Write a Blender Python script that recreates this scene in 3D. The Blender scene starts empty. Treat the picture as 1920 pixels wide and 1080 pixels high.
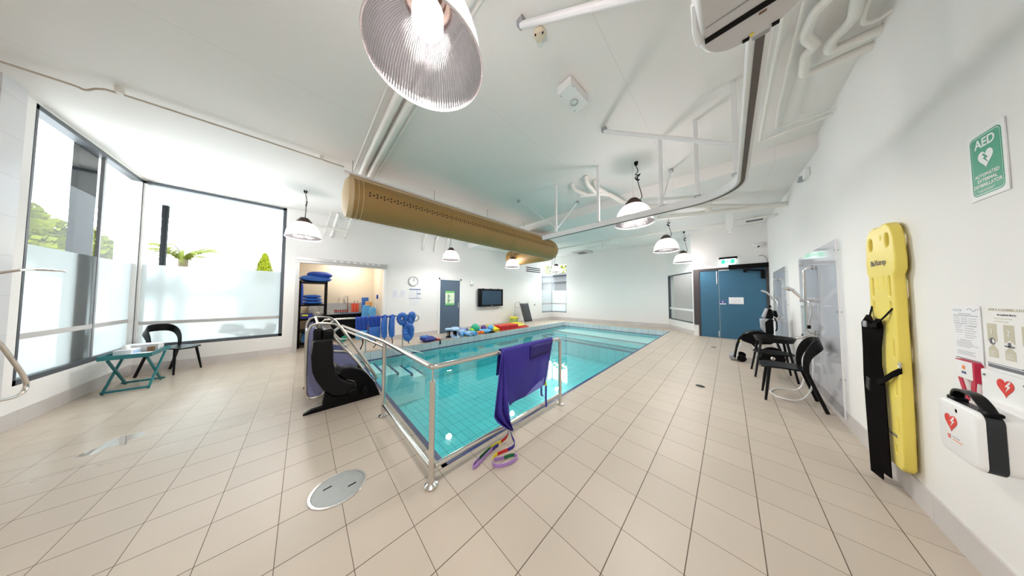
import bpy, bmesh, math, random
from mathutils import Vector, Matrix
random.seed(7)
PI = math.pi
scn = bpy.context.scene
COL = scn.collection

# ------------------------------------------------------------------ camera, light, exposure
CAM = Vector((0.0, 0.0, 1.4229)); YAW = -0.79509; PIT = 0.037274; ROL = 0.002075; FPX = 398.17
fw = Vector((math.sin(YAW)*math.cos(PIT), math.cos(YAW)*math.cos(PIT), math.sin(PIT)))
rt0 = Vector((math.cos(YAW), -math.sin(YAW), 0)); up0 = rt0.cross(fw)
rt = rt0*math.cos(ROL) + up0*math.sin(ROL); up = rt.cross(fw)
cd = bpy.data.cameras.new('camera'); cam = bpy.data.objects.new('camera', cd); COL.objects.link(cam)
cd.sensor_width = 36; cd.lens = 36*FPX/1920; cd.clip_start = 0.02; cd.clip_end = 500
cam.matrix_world = Matrix(((rt.x, up.x, -fw.x, CAM.x), (rt.y, up.y, -fw.y, CAM.y), (rt.z, up.z, -fw.z, CAM.z), (0, 0, 0, 1)))
scn.camera = cam

W = bpy.data.worlds.new('sky'); scn.world = W; W.use_nodes = True
WB = W.node_tree.nodes['Background']; WB.inputs[0].default_value = (0.87, 0.945, 1.0, 1); WB.inputs[1].default_value = 7.5
LAMP_W = 34.0          # watts of each pendant
scn.view_settings.view_transform = 'Standard'; scn.view_settings.look = 'None'
scn.view_settings.gamma = 1.0; scn.view_settings.use_curve_mapping = False
scn.view_settings.exposure = 1.55
scn.cycles.use_denoising = True
scn.cycles.max_bounces = 12; scn.cycles.diffuse_bounces = 6; scn.cycles.glossy_bounces = 4
scn.cycles.transmission_bounces = 8; scn.cycles.transparent_max_bounces = 16
scn.cycles.sample_clamp_indirect = 6.0
scn.cycles.caustics_reflective = False; scn.cycles.caustics_refractive = False

def portal(name, loc, rot, sx, sy):
    l = bpy.data.lights.new(name, 'AREA'); l.shape = 'RECTANGLE'; l.size = sx; l.size_y = sy
    l.cycles.is_portal = True
    o = bpy.data.objects.new(name, l); COL.objects.link(o); o.location = loc; o.rotation_euler = rot
portal('window_daylight', (-7.75, -1.28, 2.0), (0, -PI/2, 0), 3.2, 1.9)
portal('window_daylight', (-6.5, -2.3, 2.0), (PI/2, 0, 0), 2.2, 3.2)
sl = bpy.data.lights.new('storeroom_fill', 'AREA'); sl.energy = 9; sl.size = 0.5; sl.color = (1, 0.93, 0.8)  # fill light added inside the storeroom, with no lamp fixture of its own
so = bpy.data.objects.new('storeroom_fill', sl); COL.objects.link(so); so.location = (-8.7, 1.0, 2.72)

# ------------------------------------------------------------------ helpers
def on(px, py, ax, val):
    """the point of the plane ax = val seen at that spot of the photograph"""
    d = fw + rt*((px-960)/FPX) - up*((py-540)/FPX); i = 'xyz'.index(ax)
    return CAM + d*((val-CAM[i])/d[i])

MATS = {}
def mat(name, col, rough=0.5, metal=0.0, var=0.0, scale=12.0, bump=0.0, emit=None, es=0.0, spec=0.5, coat=0.0, alpha=1.0):
    if name in MATS: return MATS[name]
    m = bpy.data.materials.new(name); m.use_nodes = True; nt = m.node_tree; b = nt.nodes['Principled BSDF']
    b.inputs['Base Color'].default_value = (*col, 1); b.inputs['Roughness'].default_value = rough
    b.inputs['Metallic'].default_value = metal; b.inputs['Specular IOR Level'].default_value = spec
    b.inputs['Coat Weight'].default_value = coat; b.inputs['Alpha'].default_value = alpha
    if emit: b.inputs['Emission Color'].default_value = (*emit, 1); b.inputs['Emission Strength'].default_value = es
    if var or bump:
        tc = nt.nodes.new('ShaderNodeTexCoord'); n = nt.nodes.new('ShaderNodeTexNoise')
        n.inputs['Scale'].default_value = scale; n.inputs['Detail'].default_value = 4
        nt.links.new(tc.outputs['Object'], n.inputs['Vector'])
        if var:
            mr = nt.nodes.new('ShaderNodeMapRange'); mr.inputs['To Min'].default_value = 1-var; mr.inputs['To Max'].default_value = 1+var
            nt.links.new(n.outputs['Fac'], mr.inputs['Value'])
            mx = nt.nodes.new('ShaderNodeVectorMath'); mx.operation = 'SCALE'; mx.inputs[0].default_value = col
            nt.links.new(mr.outputs[0], mx.inputs['Scale']); nt.links.new(mx.outputs[0], b.inputs['Base Color'])
        if bump:
            bp = nt.nodes.new('ShaderNodeBump'); bp.inputs['Strength'].default_value = bump; bp.inputs['Distance'].default_value = 0.01
            nt.links.new(n.outputs['Fac'], bp.inputs['Height']); nt.links.new(bp.outputs[0], b.inputs['Normal'])
    MATS[name] = m; return m

def nodes_mat(name):
    m = bpy.data.materials.new(name); m.use_nodes = True; nt = m.node_tree
    for n in list(nt.nodes): nt.nodes.remove(n)
    o = nt.nodes.new('ShaderNodeOutputMaterial'); MATS[name] = m
    return m, nt, o, (lambda t, **k: mk(nt, t, **k))
def mk(nt, t, **k):
    n = nt.nodes.new('ShaderNode'+t)
    for a, v in k.items(): setattr(n, a, v)
    return n
def math_n(nt, op, a, b=None, c=None):
    n = nt.nodes.new('ShaderNodeMath'); n.operation = op
    for i, v in enumerate((a, b, c)):
        if v is None: continue
        if isinstance(v, (int, float)): n.inputs[i].default_value = v
        else: nt.links.new(v, n.inputs[i])
    return n.outputs[0]

def tile_mat(name, col, grout, size, offs, width, rough, var=0.05, axes='XY', blotch=0.06, spec=0.5, wet=False):
    """square tiles laid from world position: size in metres, offs in tiles"""
    m, nt, o, N = nodes_mat(name)
    b = N('BsdfPrincipled'); nt.links.new(b.outputs[0], o.inputs[0])
    g = N('NewGeometry'); s = N('SeparateXYZ'); nt.links.new(g.outputs['Position'], s.inputs[0])
    masks, cells = [], []
    sizes = size if isinstance(size, tuple) else (size, size)
    for k, a in enumerate(axes):
        u = math_n(nt, 'ADD', math_n(nt, 'DIVIDE', s.outputs[a], sizes[k]), offs[k])
        fl = math_n(nt, 'FLOOR', u); cells.append(fl)
        d = math_n(nt, 'MULTIPLY', math_n(nt, 'PINGPONG', u, 0.5), sizes[k])
        masks.append(math_n(nt, 'LESS_THAN', d, width/2 if not isinstance(width, tuple) else width[k]/2))
    msk = math_n(nt, 'MAXIMUM', masks[0], masks[1])
    cb = N('CombineXYZ'); nt.links.new(cells[0], cb.inputs[0]); nt.links.new(cells[1], cb.inputs[1])
    wn = N('TexWhiteNoise'); nt.links.new(cb.outputs[0], wn.inputs['Vector'])
    nz = N('TexNoise'); nz.inputs['Scale'].default_value = 2.3; nz.inputs['Detail'].default_value = 6; nt.links.new(g.outputs['Position'], nz.inputs['Vector'])
    v = math_n(nt, 'ADD', math_n(nt, 'MULTIPLY', math_n(nt, 'SUBTRACT', wn.outputs['Value'], 0.5), 2*var),
               math_n(nt, 'MULTIPLY', math_n(nt, 'SUBTRACT', nz.outputs['Fac'], 0.5), 2*blotch))
    v = math_n(nt, 'ADD', v, 1.0)
    vm = N('VectorMath', operation='SCALE'); vm.inputs[0].default_value = col; nt.links.new(v, vm.inputs['Scale'])
    mx = N('Mix', data_type='RGBA'); nt.links.new(msk, mx.inputs[0]); nt.links.new(vm.outputs[0], mx.inputs[6]); mx.inputs[7].default_value = (*grout, 1)
    nt.links.new(mx.outputs[2], b.inputs['Base Color'])
    r = math_n(nt, 'ADD', math_n(nt, 'MULTIPLY', msk, 0.3), math_n(nt, 'ADD', math_n(nt, 'MULTIPLY', nz.outputs['Fac'], 0.12), rough-0.06))
    if wet:   # the tiles towards the showers and windows are wet
        w1 = N('MapRange', interpolation_type='SMOOTHSTEP'); w1.inputs['From Min'].default_value = -2.0; w1.inputs['From Max'].default_value = -4.6
        w2 = N('MapRange', interpolation_type='SMOOTHSTEP'); w2.inputs['From Min'].default_value = 2.0; w2.inputs['From Max'].default_value = 0.3
        nt.links.new(s.outputs[0], w1.inputs['Value']); nt.links.new(s.outputs[1], w2.inputs['Value'])
        wn2 = N('TexNoise'); wn2.inputs['Scale'].default_value = 0.9; wn2.inputs['Detail'].default_value = 3; nt.links.new(g.outputs['Position'], wn2.inputs['Vector'])
        wk = math_n(nt, 'MULTIPLY', math_n(nt, 'MULTIPLY', w1.outputs[0], w2.outputs[0]), math_n(nt, 'ADD', math_n(nt, 'MULTIPLY', wn2.outputs['Fac'], 0.6), 0.5))
        r = math_n(nt, 'MULTIPLY', r, math_n(nt, 'SUBTRACT', 1.0, math_n(nt, 'MULTIPLY', wk, 0.55)))
    nt.links.new(r, b.inputs['Roughness']); b.inputs['Specular IOR Level'].default_value = spec
    bp = N('Bump'); bp.inputs['Strength'].default_value = 0.35; bp.inputs['Distance'].default_value = 0.003; bp.invert = True
    nt.links.new(msk, bp.inputs['Height']); nt.links.new(bp.outputs[0], b.inputs['Normal'])
    return m

def clear_mat(name, tint=(1, 1, 1), ior=1.45, rough=0.0, refl=1.0, bump=0.0, bscale=3.0):
    """clear sheet: tinted see-through with a Fresnel reflection"""
    m, nt, o, N = nodes_mat(name)
    t = N('BsdfTransparent'); t.inputs[0].default_value = (*tint, 1)
    g = N('BsdfGlossy'); g.inputs['Roughness'].default_value = rough
    f = N('LayerWeight'); f.inputs[0].default_value = 0.5; f0 = ((ior-1)/(ior+1))**2
    sch = math_n(nt, 'ADD', math_n(nt, 'MULTIPLY', math_n(nt, 'POWER', f.outputs['Facing'], 5.0), 1-f0), f0)
    x = N('MixShader'); nt.links.new(math_n(nt, 'MULTIPLY', sch, refl), x.inputs[0])
    nt.links.new(t.outputs[0], x.inputs[1]); nt.links.new(g.outputs[0], x.inputs[2]); nt.links.new(x.outputs[0], o.inputs[0])
    if bump:
        nz = N('TexNoise'); nz.inputs['Scale'].default_value = bscale; nz.inputs['Detail'].default_value = 2
        ge = N('NewGeometry'); nt.links.new(ge.outputs['Position'], nz.inputs['Vector'])
        bp = N('Bump'); bp.inputs['Strength'].default_value = bump; bp.inputs['Distance'].default_value = 0.02
        nt.links.new(nz.outputs['Fac'], bp.inputs['Height'])
        nt.links.new(bp.outputs[0], g.inputs['Normal']); nt.links.new(bp.outputs[0], f.inputs['Normal'])
    return m

class MB:
    def __init__(s): s.bm = bmesh.new(); s.mi = 0
    def face(s, vs):
        try: f = s.bm.faces.new(vs)
        except ValueError: return None
        f.material_index = s.mi; return f
    def box(s, c, size, M=None):
        c = Vector(c); v = []
        for dz in (-.5, .5):
            for dx, dy in ((-.5, -.5), (.5, -.5), (.5, .5), (-.5, .5)):
                p = Vector((dx*size[0], dy*size[1], dz*size[2]))
                v.append(s.bm.verts.new(c + (M @ p if M else p)))
        for q in ((3, 2, 1, 0), (4, 5, 6, 7), (0, 1, 5, 4), (1, 2, 6, 5), (2, 3, 7, 6), (3, 0, 4, 7)): s.face([v[i] for i in q])
        return s
    def bx(s, x0, x1, y0, y1, z0, z1): return s.box(((x0+x1)/2, (y0+y1)/2, (z0+z1)/2), (abs(x1-x0), abs(y1-y0), abs(z1-z0)))
    def rings(s, rings, closed_u=True, cap0=True, cap1=True, closed_v=False):
        R = [[s.bm.verts.new(p) for p in r] for r in rings]; n = len(R[0])
        idx = list(range(len(R)-1)) + ([len(R)-1] if closed_v else [])
        for i in idx:
            a, b = R[i], R[(i+1) % len(R)]
            for j in range(n if closed_u else n-1):
                k = (j+1) % n; s.face([a[j], a[k], b[k], b[j]])
        if not closed_v and closed_u:
            if cap0: s.face(R[0][::-1])
            if cap1: s.face(R[-1])
        return s
    def tube(s, pts, r, seg=10, closed=False, flat=None):
        pts = [Vector(p) for p in pts]; n = len(pts); rings = []; prev = None
        for i, p in enumerate(pts):
            if closed: t = (pts[(i+1) % n]-pts[i-1])
            else: t = pts[min(i+1, n-1)]-pts[max(i-1, 0)]
            t.normalize()
            if prev is None: u = t.orthogonal().normalized()
            else:
                u = prev - t*prev.dot(t)
                u = u.normalized() if u.length > 1e-6 else t.orthogonal().normalized()
            prev = u; w = t.cross(u); rr = r[i] if isinstance(r, (list, tuple)) else r
            rings.append([p + u*(rr*math.cos(2*PI*k/seg)) + w*(rr*math.sin(2*PI*k/seg)) for k in range(seg)])
        return s.rings(rings, closed_v=closed)
    def bar(s, pts, a, b, upv=(0, 0, 1)):
        """rectangular bar a wide (sideways) and b high along a path"""
        pts = [Vector(p) for p in pts]; rings = []; n = len(pts); U = Vector(upv)
        for i, p in enumerate(pts):
            t = (pts[min(i+1, n-1)]-pts[max(i-1, 0)]).normalized()
            sd = t.cross(U); sd = sd.normalized() if sd.length > 1e-5 else t.orthogonal().normalized()
            h = sd.cross(t).normalized()
            rings.append([p + sd*(a/2*q) + h*(b/2*w) for q, w in ((-1, -1), (1, -1), (1, 1), (-1, 1))])
        return s.rings(rings)
    def lathe(s, prof, c=(0, 0, 0), seg=24, M=None, cap0=False, cap1=False):
        c = Vector(c); rings = []
        for r, z in prof:
            ring = []
            for k in range(seg):
                p = Vector((r*math.cos(2*PI*k/seg), r*math.sin(2*PI*k/seg), z)); ring.append(c + (M @ p if M else p))
            rings.append(ring)
        return s.rings(rings, cap0=cap0, cap1=cap1)
    def cyl(s, p0, p1, r, r1=None, seg=16): return s.tube([p0, p1], [r, r if r1 is None else r1], seg)
    def ball(s, c, r, M=None, seg=16, ring=10):
        rx, ry, rz = r if isinstance(r, (tuple, list)) else (r, r, r); c = Vector(c); rings = []
        for i in range(ring+1):
            a = PI*i/ring; sr = max(math.sin(a), 1e-3)
            rings.append([c + (M @ Vector((rx*sr*math.cos(2*PI*k/seg), ry*sr*math.sin(2*PI*k/seg), -rz*math.cos(a))) if M else
                          Vector((rx*sr*math.cos(2*PI*k/seg), ry*sr*math.sin(2*PI*k/seg), -rz*math.cos(a)))) for k in range(seg)])
        return s.rings(rings)
    def pillow(s, c, sx, sy, sz, M=None, e=0.45, n=12, puff=0.0):
        """a soft slab: rounded outline that thins towards its edges"""
        c = Vector(c)
        def P(u, v, sgn):
            h = ((1-abs(u)**2.6)*(1-abs(v)**2.6)); h = max(h, 0)**e
            k = 1-0.06*abs(u*v)
            p = Vector((u*sx/2*k, v*sy/2*k, sgn*sz/2*h + puff*math.sin(5*u+2*v)*h)); return c + (M @ p if M else p)
        for sgn in (1, -1):
            g = [[s.bm.verts.new(P(-1+2*i/n, -1+2*j/n, sgn)) for j in range(n+1)] for i in range(n+1)]
            for i in range(n):
                for j in range(n):
                    q = [g[i][j], g[i+1][j], g[i+1][j+1], g[i][j+1]]; s.face(q if sgn > 0 else q[::-1])
        return s
    def prism(s, poly, O, U, V, depth):
        """polygon in the plane O + a U + b V, extruded by depth along U x V"""
        O, U, V = Vector(O), Vector(U), Vector(V); n = U.cross(V).normalized()*depth
        a = [s.bm.verts.new(O+U*p[0]+V*p[1]) for p in poly]; b = [s.bm.verts.new(v.co+n) for v in a]
        s.face(a[::-1]); s.face(b); k = len(a)
        for i in range(k): s.face([a[i], a[(i+1) % k], b[(i+1) % k], b[i]])
        return s
    def ribbon(s, pts, wv, th=0.003):
        """a strap along pts, wv = half-width vectors (one or one per point)"""
        pts = [Vector(p) for p in pts]; n = len(pts); rings = []
        for i, p in enumerate(pts):
            w = Vector(wv[i] if isinstance(wv, list) else wv); t = pts[min(i+1, n-1)]-pts[max(i-1, 0)]
            nn = t.cross(w); nn = nn.normalized()*th/2 if nn.length > 1e-7 else Vector((0, 0, th/2))
            rings.append([p-w-nn, p+w-nn, p+w+nn, p-w+nn])
        return s.rings(rings)
    def build(s, name, m, parent=None, bevel=0.0, seg=2, ang=0.6, smooth=True, sub=0):
        me = bpy.data.meshes.new(name); off = Vector((0, 0, 0)); q = parent
        while q: off += q.location; q = q.parent
        bmesh.ops.remove_doubles(s.bm, verts=s.bm.verts, dist=1e-5)
        bmesh.ops.recalc_face_normals(s.bm, faces=s.bm.faces)
        loc = Vector((0, 0, 0))
        if parent is None:
            xs = [v.co for v in s.bm.verts]
            loc = Vector(((min(v.x for v in xs)+max(v.x for v in xs))/2, (min(v.y for v in xs)+max(v.y for v in xs))/2, min(v.z for v in xs)))
            off = loc
        for v in s.bm.verts: v.co -= off
        for f in s.bm.faces: f.smooth = smooth
        for e in s.bm.edges:
            if len(e.link_faces) == 2 and e.calc_face_angle(0) > ang: e.smooth = False
        s.bm.to_mesh(me); s.bm.free()
        for mm in (m if isinstance(m, (list, tuple)) else [m]): me.materials.append(mm)
        o = bpy.data.objects.new(name, me); COL.objects.link(o); o.parent = parent; o.location = loc
        if bevel:
            b = o.modifiers.new('bevel', 'BEVEL'); b.width = bevel; b.segments = seg; b.limit_method = 'ANGLE'; b.angle_limit = 0.7
        if sub:
            b = o.modifiers.new('sub', 'SUBSURF'); b.levels = sub; b.render_levels = sub
        return o

def thing(name, label, cat, loc=(0, 0, 0), group=None):
    o = bpy.data.objects.new(name, None); COL.objects.link(o); o.location = loc; o.empty_display_size = 0.1
    o['label'] = label; o['category'] = cat
    if group: o['group'] = group
    return o
def tag(o, label, cat, group=None, kind=None):
    o['label'] = label; o['category'] = cat
    if group: o['group'] = group
    if kind: o['kind'] = kind
    return o
def struct(o): o['kind'] = 'structure'; return o
def dup(root, loc, rotz=None, label=None):
    r = root.copy(); COL.objects.link(r); r.location = loc
    if rotz is not None: r.rotation_euler = (0, 0, rotz)
    if label: r['label'] = label
    for ch in list(root.children):
        c = ch.copy(); COL.objects.link(c); c.parent = r
        for g in ch.children:
            d = g.copy(); COL.objects.link(d); d.parent = c
    return r

FACE = {'right': Matrix(((0, 0, -1), (-1, 0, 0), (0, 1, 0))), 'left': Matrix(((0, 0, 1), (1, 0, 0), (0, 1, 0))),
        'doors': Matrix(((1, 0, 0), (0, 0, -1), (0, 1, 0)))}
def plate(name, loops, O, face, depth, m, parent=None, bevel=0.0):
    """flat cut-out with holes, loops in wall coordinates (to the right, up), standing out of the wall by depth"""
    cu = bpy.data.curves.new(name, 'CURVE'); cu.dimensions = '2D'; cu.fill_mode = 'BOTH'; cu.extrude = depth/2-bevel; cu.bevel_depth = bevel; cu.bevel_resolution = 2
    for lp in loops:
        sp = cu.splines.new('POLY'); sp.points.add(len(lp)-1); sp.use_cyclic_u = True
        for p, q in zip(sp.points, lp): p.co = (q[0], q[1], 0, 1)
    t = bpy.data.objects.new('tmp', cu); COL.objects.link(t)
    me = bpy.data.meshes.new_from_object(t.evaluated_get(bpy.context.evaluated_depsgraph_get()))
    bpy.data.objects.remove(t); bpy.data.curves.remove(cu)
    R = FACE[face] if isinstance(face, str) else face
    off = Vector((0, 0, 0)); q = parent
    while q: off += q.location; q = q.parent
    me.transform(Matrix.Translation((0, 0, depth/2))); me.transform(R.to_4x4())
    me.name = name; me.materials.clear(); me.materials.append(m)
    o = bpy.data.objects.new(name, me); COL.objects.link(o); o.parent = parent; o.location = Vector(O)-off
    return o
def text(name, body, size, O, face, m, parent, align='CENTER', depth=0.0006, sx=1.0, shear=0.0, off=0.0):
    cu = bpy.data.curves.new(name, 'FONT'); cu.body = body; cu.size = size; cu.align_x = align; cu.align_y = 'CENTER'; cu.extrude = depth; cu.shear = shear; cu.offset = off
    R = FACE[face] if isinstance(face, str) else face
    off_ = Vector((0, 0, 0)); q = parent
    while q: off_ += q.location; q = q.parent
    t = bpy.data.objects.new('tmp', cu); COL.objects.link(t)
    me = bpy.data.meshes.new_from_object(t.evaluated_get(bpy.context.evaluated_depsgraph_get()))
    bpy.data.objects.remove(t); bpy.data.curves.remove(cu)
    me.transform(R.to_4x4() @ Matrix.Diagonal((sx, 1, 1, 1))); me.name = name; me.materials.clear(); me.materials.append(m)
    o = bpy.data.objects.new(name, me); COL.objects.link(o); o.parent = parent; o.location = Vector(O)-off_
    return o
def rrect(x0, x1, y0, y1, r, n=5):
    P = []
    for cx, cy, a0 in ((x1-r, y1-r, 0), (x0+r, y1-r, PI/2), (x0+r, y0+r, PI), (x1-r, y0+r, 3*PI/2)):
        for k in range(n+1):
            a = a0+PI/2*k/n; P.append((cx+r*math.cos(a), cy+r*math.sin(a)))
    return P
def heart(cx, cy, w, h, n=40):
    P = []
    for k in range(n):
        t = 2*PI*k/n
        P.append((cx+w/2*math.sin(t)**3, cy+h/2*(13*math.cos(t)-5*math.cos(2*t)-2*math.cos(3*t)-math.cos(4*t)+2.5)/14.5))
    return P
def bolt(cx, cy, s, flip=1):
    return [(cx+flip*s*a, cy+s*b) for a, b in ((.35, 1), (-.55, -.05), (.0, -.02), (-.5, -1), (.55, .2), (.05, .15), (.6, .85))]
def arc(c, r, a0, a1, n, f):
    return [f(c, r, a0+(a1-a0)*k/n) for k in range(n+1)]

# ------------------------------------------------------------------ materials
WHITE = mat('wall_paint', (0.83, 0.82, 0.805), 0.62, var=0.015, scale=3, bump=0.02)
CREAM = mat('storeroom_paint', (0.80, 0.72, 0.60), 0.7, var=0.02, scale=3)
TRIMW = mat('white_gloss', (0.82, 0.82, 0.82), 0.35, var=0.01)
PIPEW = mat('painted_pipe', (0.80, 0.78, 0.74), 0.45, var=0.02)
ALU = mat('white_aluminium', (0.80, 0.80, 0.81), 0.3, var=0.01)
ALUG = mat('grey_aluminium', (0.55, 0.55, 0.55), 0.4, 0.3, var=0.02)
DARKF = mat('charcoal_frame', (0.075, 0.085, 0.1), 0.45, var=0.05)
STEEL = mat('stainless_steel', (0.72, 0.69, 0.66), 0.18, 1.0, var=0.03, scale=40)
CHROME = mat('chrome', (0.8, 0.8, 0.8), 0.08, 1.0)
BLACK = mat('black_plastic', (0.002, 0.002, 0.0026), 0.42, var=0.1, spec=0.14)
BLACKS = mat('black_satin', (0.0025, 0.0027, 0.0035), 0.32, var=0.1, spec=0.22)
BLACKF = mat('black_webbing', (0.003, 0.002, 0.002), 0.8, var=0.2, scale=80, bump=0.2, spec=0.06)
DOORB = mat('door_blue', (0.030, 0.125, 0.215), 0.42, var=0.04, scale=4)
DOORG = mat('door_slate_blue', (0.085, 0.125, 0.185), 0.45, var=0.04, scale=4)
BLUE = mat('blue_vinyl', (0.045, 0.16, 0.55), 0.4, var=0.25, scale=9, bump=0.3)
BLUED = mat('royal_blue_cloth', (0.02, 0.07, 0.42), 0.7, var=0.2, scale=20, bump=0.2)
BLUEL = mat('sky_blue_foam', (0.12, 0.42, 0.78), 0.6, var=0.15, scale=15)
NAVY = mat('navy_cloth', (0.02, 0.03, 0.25), 0.6, var=0.3, scale=8)
BLUEP = mat('pale_blue_foam', (0.45, 0.64, 0.88), 0.65, var=0.12, scale=15)
TEAL = mat('teal_paint', (0.012, 0.165, 0.185), 0.4, var=0.05)
RED = mat('red_vinyl', (0.62, 0.02, 0.02), 0.45, var=0.1)
YEL = mat('yellow_foam', (0.82, 0.72, 0.04), 0.6, var=0.05)
PYEL = mat('pale_yellow_foam', (0.85, 0.80, 0.22), 0.6, var=0.05)
GREEN = mat('green_rubber', (0.02, 0.42, 0.24), 0.35, var=0.05)
LIME = mat('lime_plastic', (0.32, 0.68, 0.06), 0.4)
ORANGE = mat('orange_plastic', (0.85, 0.22, 0.03), 0.45)
PURPLE = mat('purple_rubber', (0.09, 0.03, 0.22), 0.4)
CORAL = mat('coral_foam', (0.85, 0.13, 0.07), 0.6)
TAN = mat('tan_foam', (0.75, 0.40, 0.15), 0.6)
PAPER = mat('paper', (0.83, 0.83, 0.85), 0.7)
INK = mat('grey_ink', (0.16, 0.16, 0.18), 0.8)
INKL = mat('pale_ink', (0.45, 0.45, 0.5), 0.8)
SIGNG = mat('sign_green', (0.02, 0.33, 0.19), 0.4)
SIGNW = mat('sign_white', (0.85, 0.85, 0.85), 0.45)
SAFER = mat('heart_red', (0.72, 0.025, 0.015), 0.4)
BEIGE = mat('poster_beige', (0.56, 0.52, 0.40), 0.6)
BOARDY = mat('board_yellow', (0.86, 0.70, 0.13), 0.38, var=0.02)
DUCT = mat('duct_fabric', (0.36, 0.21, 0.065), 0.55, var=0.04, scale=3, bump=0.05)
DUCTE = mat('duct_end_fabric', (0.66, 0.50, 0.30), 0.6, var=0.03)
BROWN = mat('lamp_cap_brown', (0.045, 0.022, 0.014), 0.45, var=0.1)
LEAF = mat('leaf_green', (0.085, 0.095, 0.003), 0.7, var=0.35, scale=6, spec=0.06)
LEAFD = mat('dark_leaf_green', (0.016, 0.03, 0.008), 0.7, var=0.35, scale=6, spec=0.06)
PALM = mat('palm_green', (0.055, 0.064, 0.005), 0.7, var=0.3, scale=5, spec=0.06)
BARK = mat('bark', (0.30, 0.22, 0.14), 0.8, var=0.3)
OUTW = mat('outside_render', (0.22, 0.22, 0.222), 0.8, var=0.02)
PAVE = mat('outside_paving', (0.5, 0.5, 0.5), 0.8, var=0.06, scale=2)
SCREEN = mat('tv_glass', (0.03, 0.06, 0.10), 0.12, var=0.05)
GREYP = mat('grey_plastic', (0.35, 0.36, 0.38), 0.45, var=0.04)
CEILM = mat('ceiling_paint', (0.76, 0.75, 0.73), 0.6, var=0.012, scale=2)
LILAC = mat('lilac_panel', (0.20, 0.21, 0.40), 0.25, var=0.1, scale=4)

T = 0.3
FLOOR = tile_mat('floor_tiles', (0.525, 0.452, 0.375), (0.11, 0.078, 0.055), T, (5.652, -0.7585), (0.0048, 0.0033), 0.42, 0.035, 'XY', 0.06, 0.5, True)
BASEB = tile_mat('skirting_tiles', (0.60, 0.57, 0.56), (0.45, 0.42, 0.4), (0.6, 0.6), (0.1, 0.2), 0.003, 0.3, 0.03, 'XY', 0.16)
SHOWT = tile_mat('shower_tiles', (0.62, 0.62, 0.64), (0.5, 0.5, 0.52), (0.6, 0.405), (0.0, 0.5), 0.005, 0.3, 0.02, 'XZ', 0.03)
BASIN = tile_mat('pool_tiles', (0.135, 0.62, 0.665), (0.03, 0.22, 0.28), (0.3, 0.15), (0.1, 0.3), 0.008, 0.3, 0.05, 'XY', 0.08)
BASINX = tile_mat('pool_side_tiles', (0.135, 0.62, 0.665), (0.03, 0.22, 0.28), (0.3, 0.15), (0.1, 0.3), 0.007, 0.3, 0.05, 'XZ', 0.08)
BASINY = tile_mat('pool_end_tiles', (0.135, 0.62, 0.665), (0.03, 0.22, 0.28), (0.3, 0.15), (0.3, 0.3), 0.007, 0.3, 0.05, 'YZ', 0.08)
BANDX = tile_mat('rim_tiles_x', (0.60, 0.63, 0.66), (0.16, 0.2, 0.26), (0.26, 0.3), (0.4, 0.0), 0.007, 0.3, 0.05, 'XZ', 0.05)
BANDY = tile_mat('rim_tiles_y', (0.60, 0.63, 0.66), (0.16, 0.2, 0.26), (0.26, 0.3), (0.2, 0.0), 0.007, 0.3, 0.05, 'YZ', 0.05)
STEPM = mat('step_tiles', (0.78, 0.90, 0.90), 0.4, var=0.04)
BLUET = mat('blue_edge_tile', (0.010, 0.035, 0.16), 0.25, var=0.15, scale=30)
WATER = clear_mat('pool_water_surface', (0.70, 0.955, 0.955), 1.33, 0.01, 1.0, 0.05, 1.6)
GLASS = clear_mat('clear_glass', (0.95, 0.985, 0.975), 1.35)
PERSP = clear_mat('clear_acrylic', (0.92, 0.925, 0.945), 1.5, 0.05, 0.45)

# frosted film: scatters daylight and blurs what lies well behind it
m, nt, o_, N = nodes_mat('frosted_film')
t_ = N('BsdfTranslucent'); t_.inputs[0].default_value = (0.255, 0.27, 0.27, 1)
r_ = N('BsdfRefraction'); r_.inputs['Roughness'].default_value = 0.95; r_.inputs['IOR'].default_value = 1.03; r_.inputs[0].default_value = (0.21, 0.23, 0.23, 1)
x_ = N('MixShader'); x_.inputs[0].default_value = 0.4; nt.links.new(t_.outputs[0], x_.inputs[1]); nt.links.new(r_.outputs[0], x_.inputs[2])
d_ = N('BsdfDiffuse'); d_.inputs[0].default_value = (0.75, 0.8, 0.8, 1)
y_ = N('MixShader'); y_.inputs[0].default_value = 0.15; nt.links.new(x_.outputs[0], y_.inputs[1]); nt.links.new(d_.outputs[0], y_.inputs[2]); nt.links.new(y_.outputs[0], o_.inputs[0])
FROST = m
STRIPE = mat('grey_film', (0.50, 0.48, 0.47), 0.6)

# ribbed acrylic of the pendant shades, seen from either side
m, nt, o_, N = nodes_mat('ribbed_acrylic')
tc = N('TexCoord'); sp = N('SeparateXYZ'); nt.links.new(tc.outputs['Object'], sp.inputs[0])
an = math_n(nt, 'ARCTAN2', sp.outputs[1], sp.outputs[0])
wv = math_n(nt, 'ADD', math_n(nt, 'MULTIPLY', math_n(nt, 'SINE', math_n(nt, 'MULTIPLY', an, 110.0)), 0.5), 0.5)
tl = N('BsdfTranslucent'); tl.inputs[0].default_value = (0.16, 0.146, 0.146, 1)
tp = N('BsdfTransparent'); tp.inputs[0].default_value = (0.80, 0.74, 0.78, 1)
gl = N('BsdfGlossy'); gl.inputs['Roughness'].default_value = 0.1; gl.inputs[0].default_value = (0.8, 0.76, 0.78, 1)
df = N('BsdfDiffuse'); df.inputs[0].default_value = (0.02, 0.018, 0.019, 1)
a1 = N('MixShader'); nt.links.new(math_n(nt, 'ADD', math_n(nt, 'MULTIPLY', wv, 0.45), 0.15), a1.inputs[0]); nt.links.new(tl.outputs[0], a1.inputs[1]); nt.links.new(tp.outputs[0], a1.inputs[2])
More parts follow.
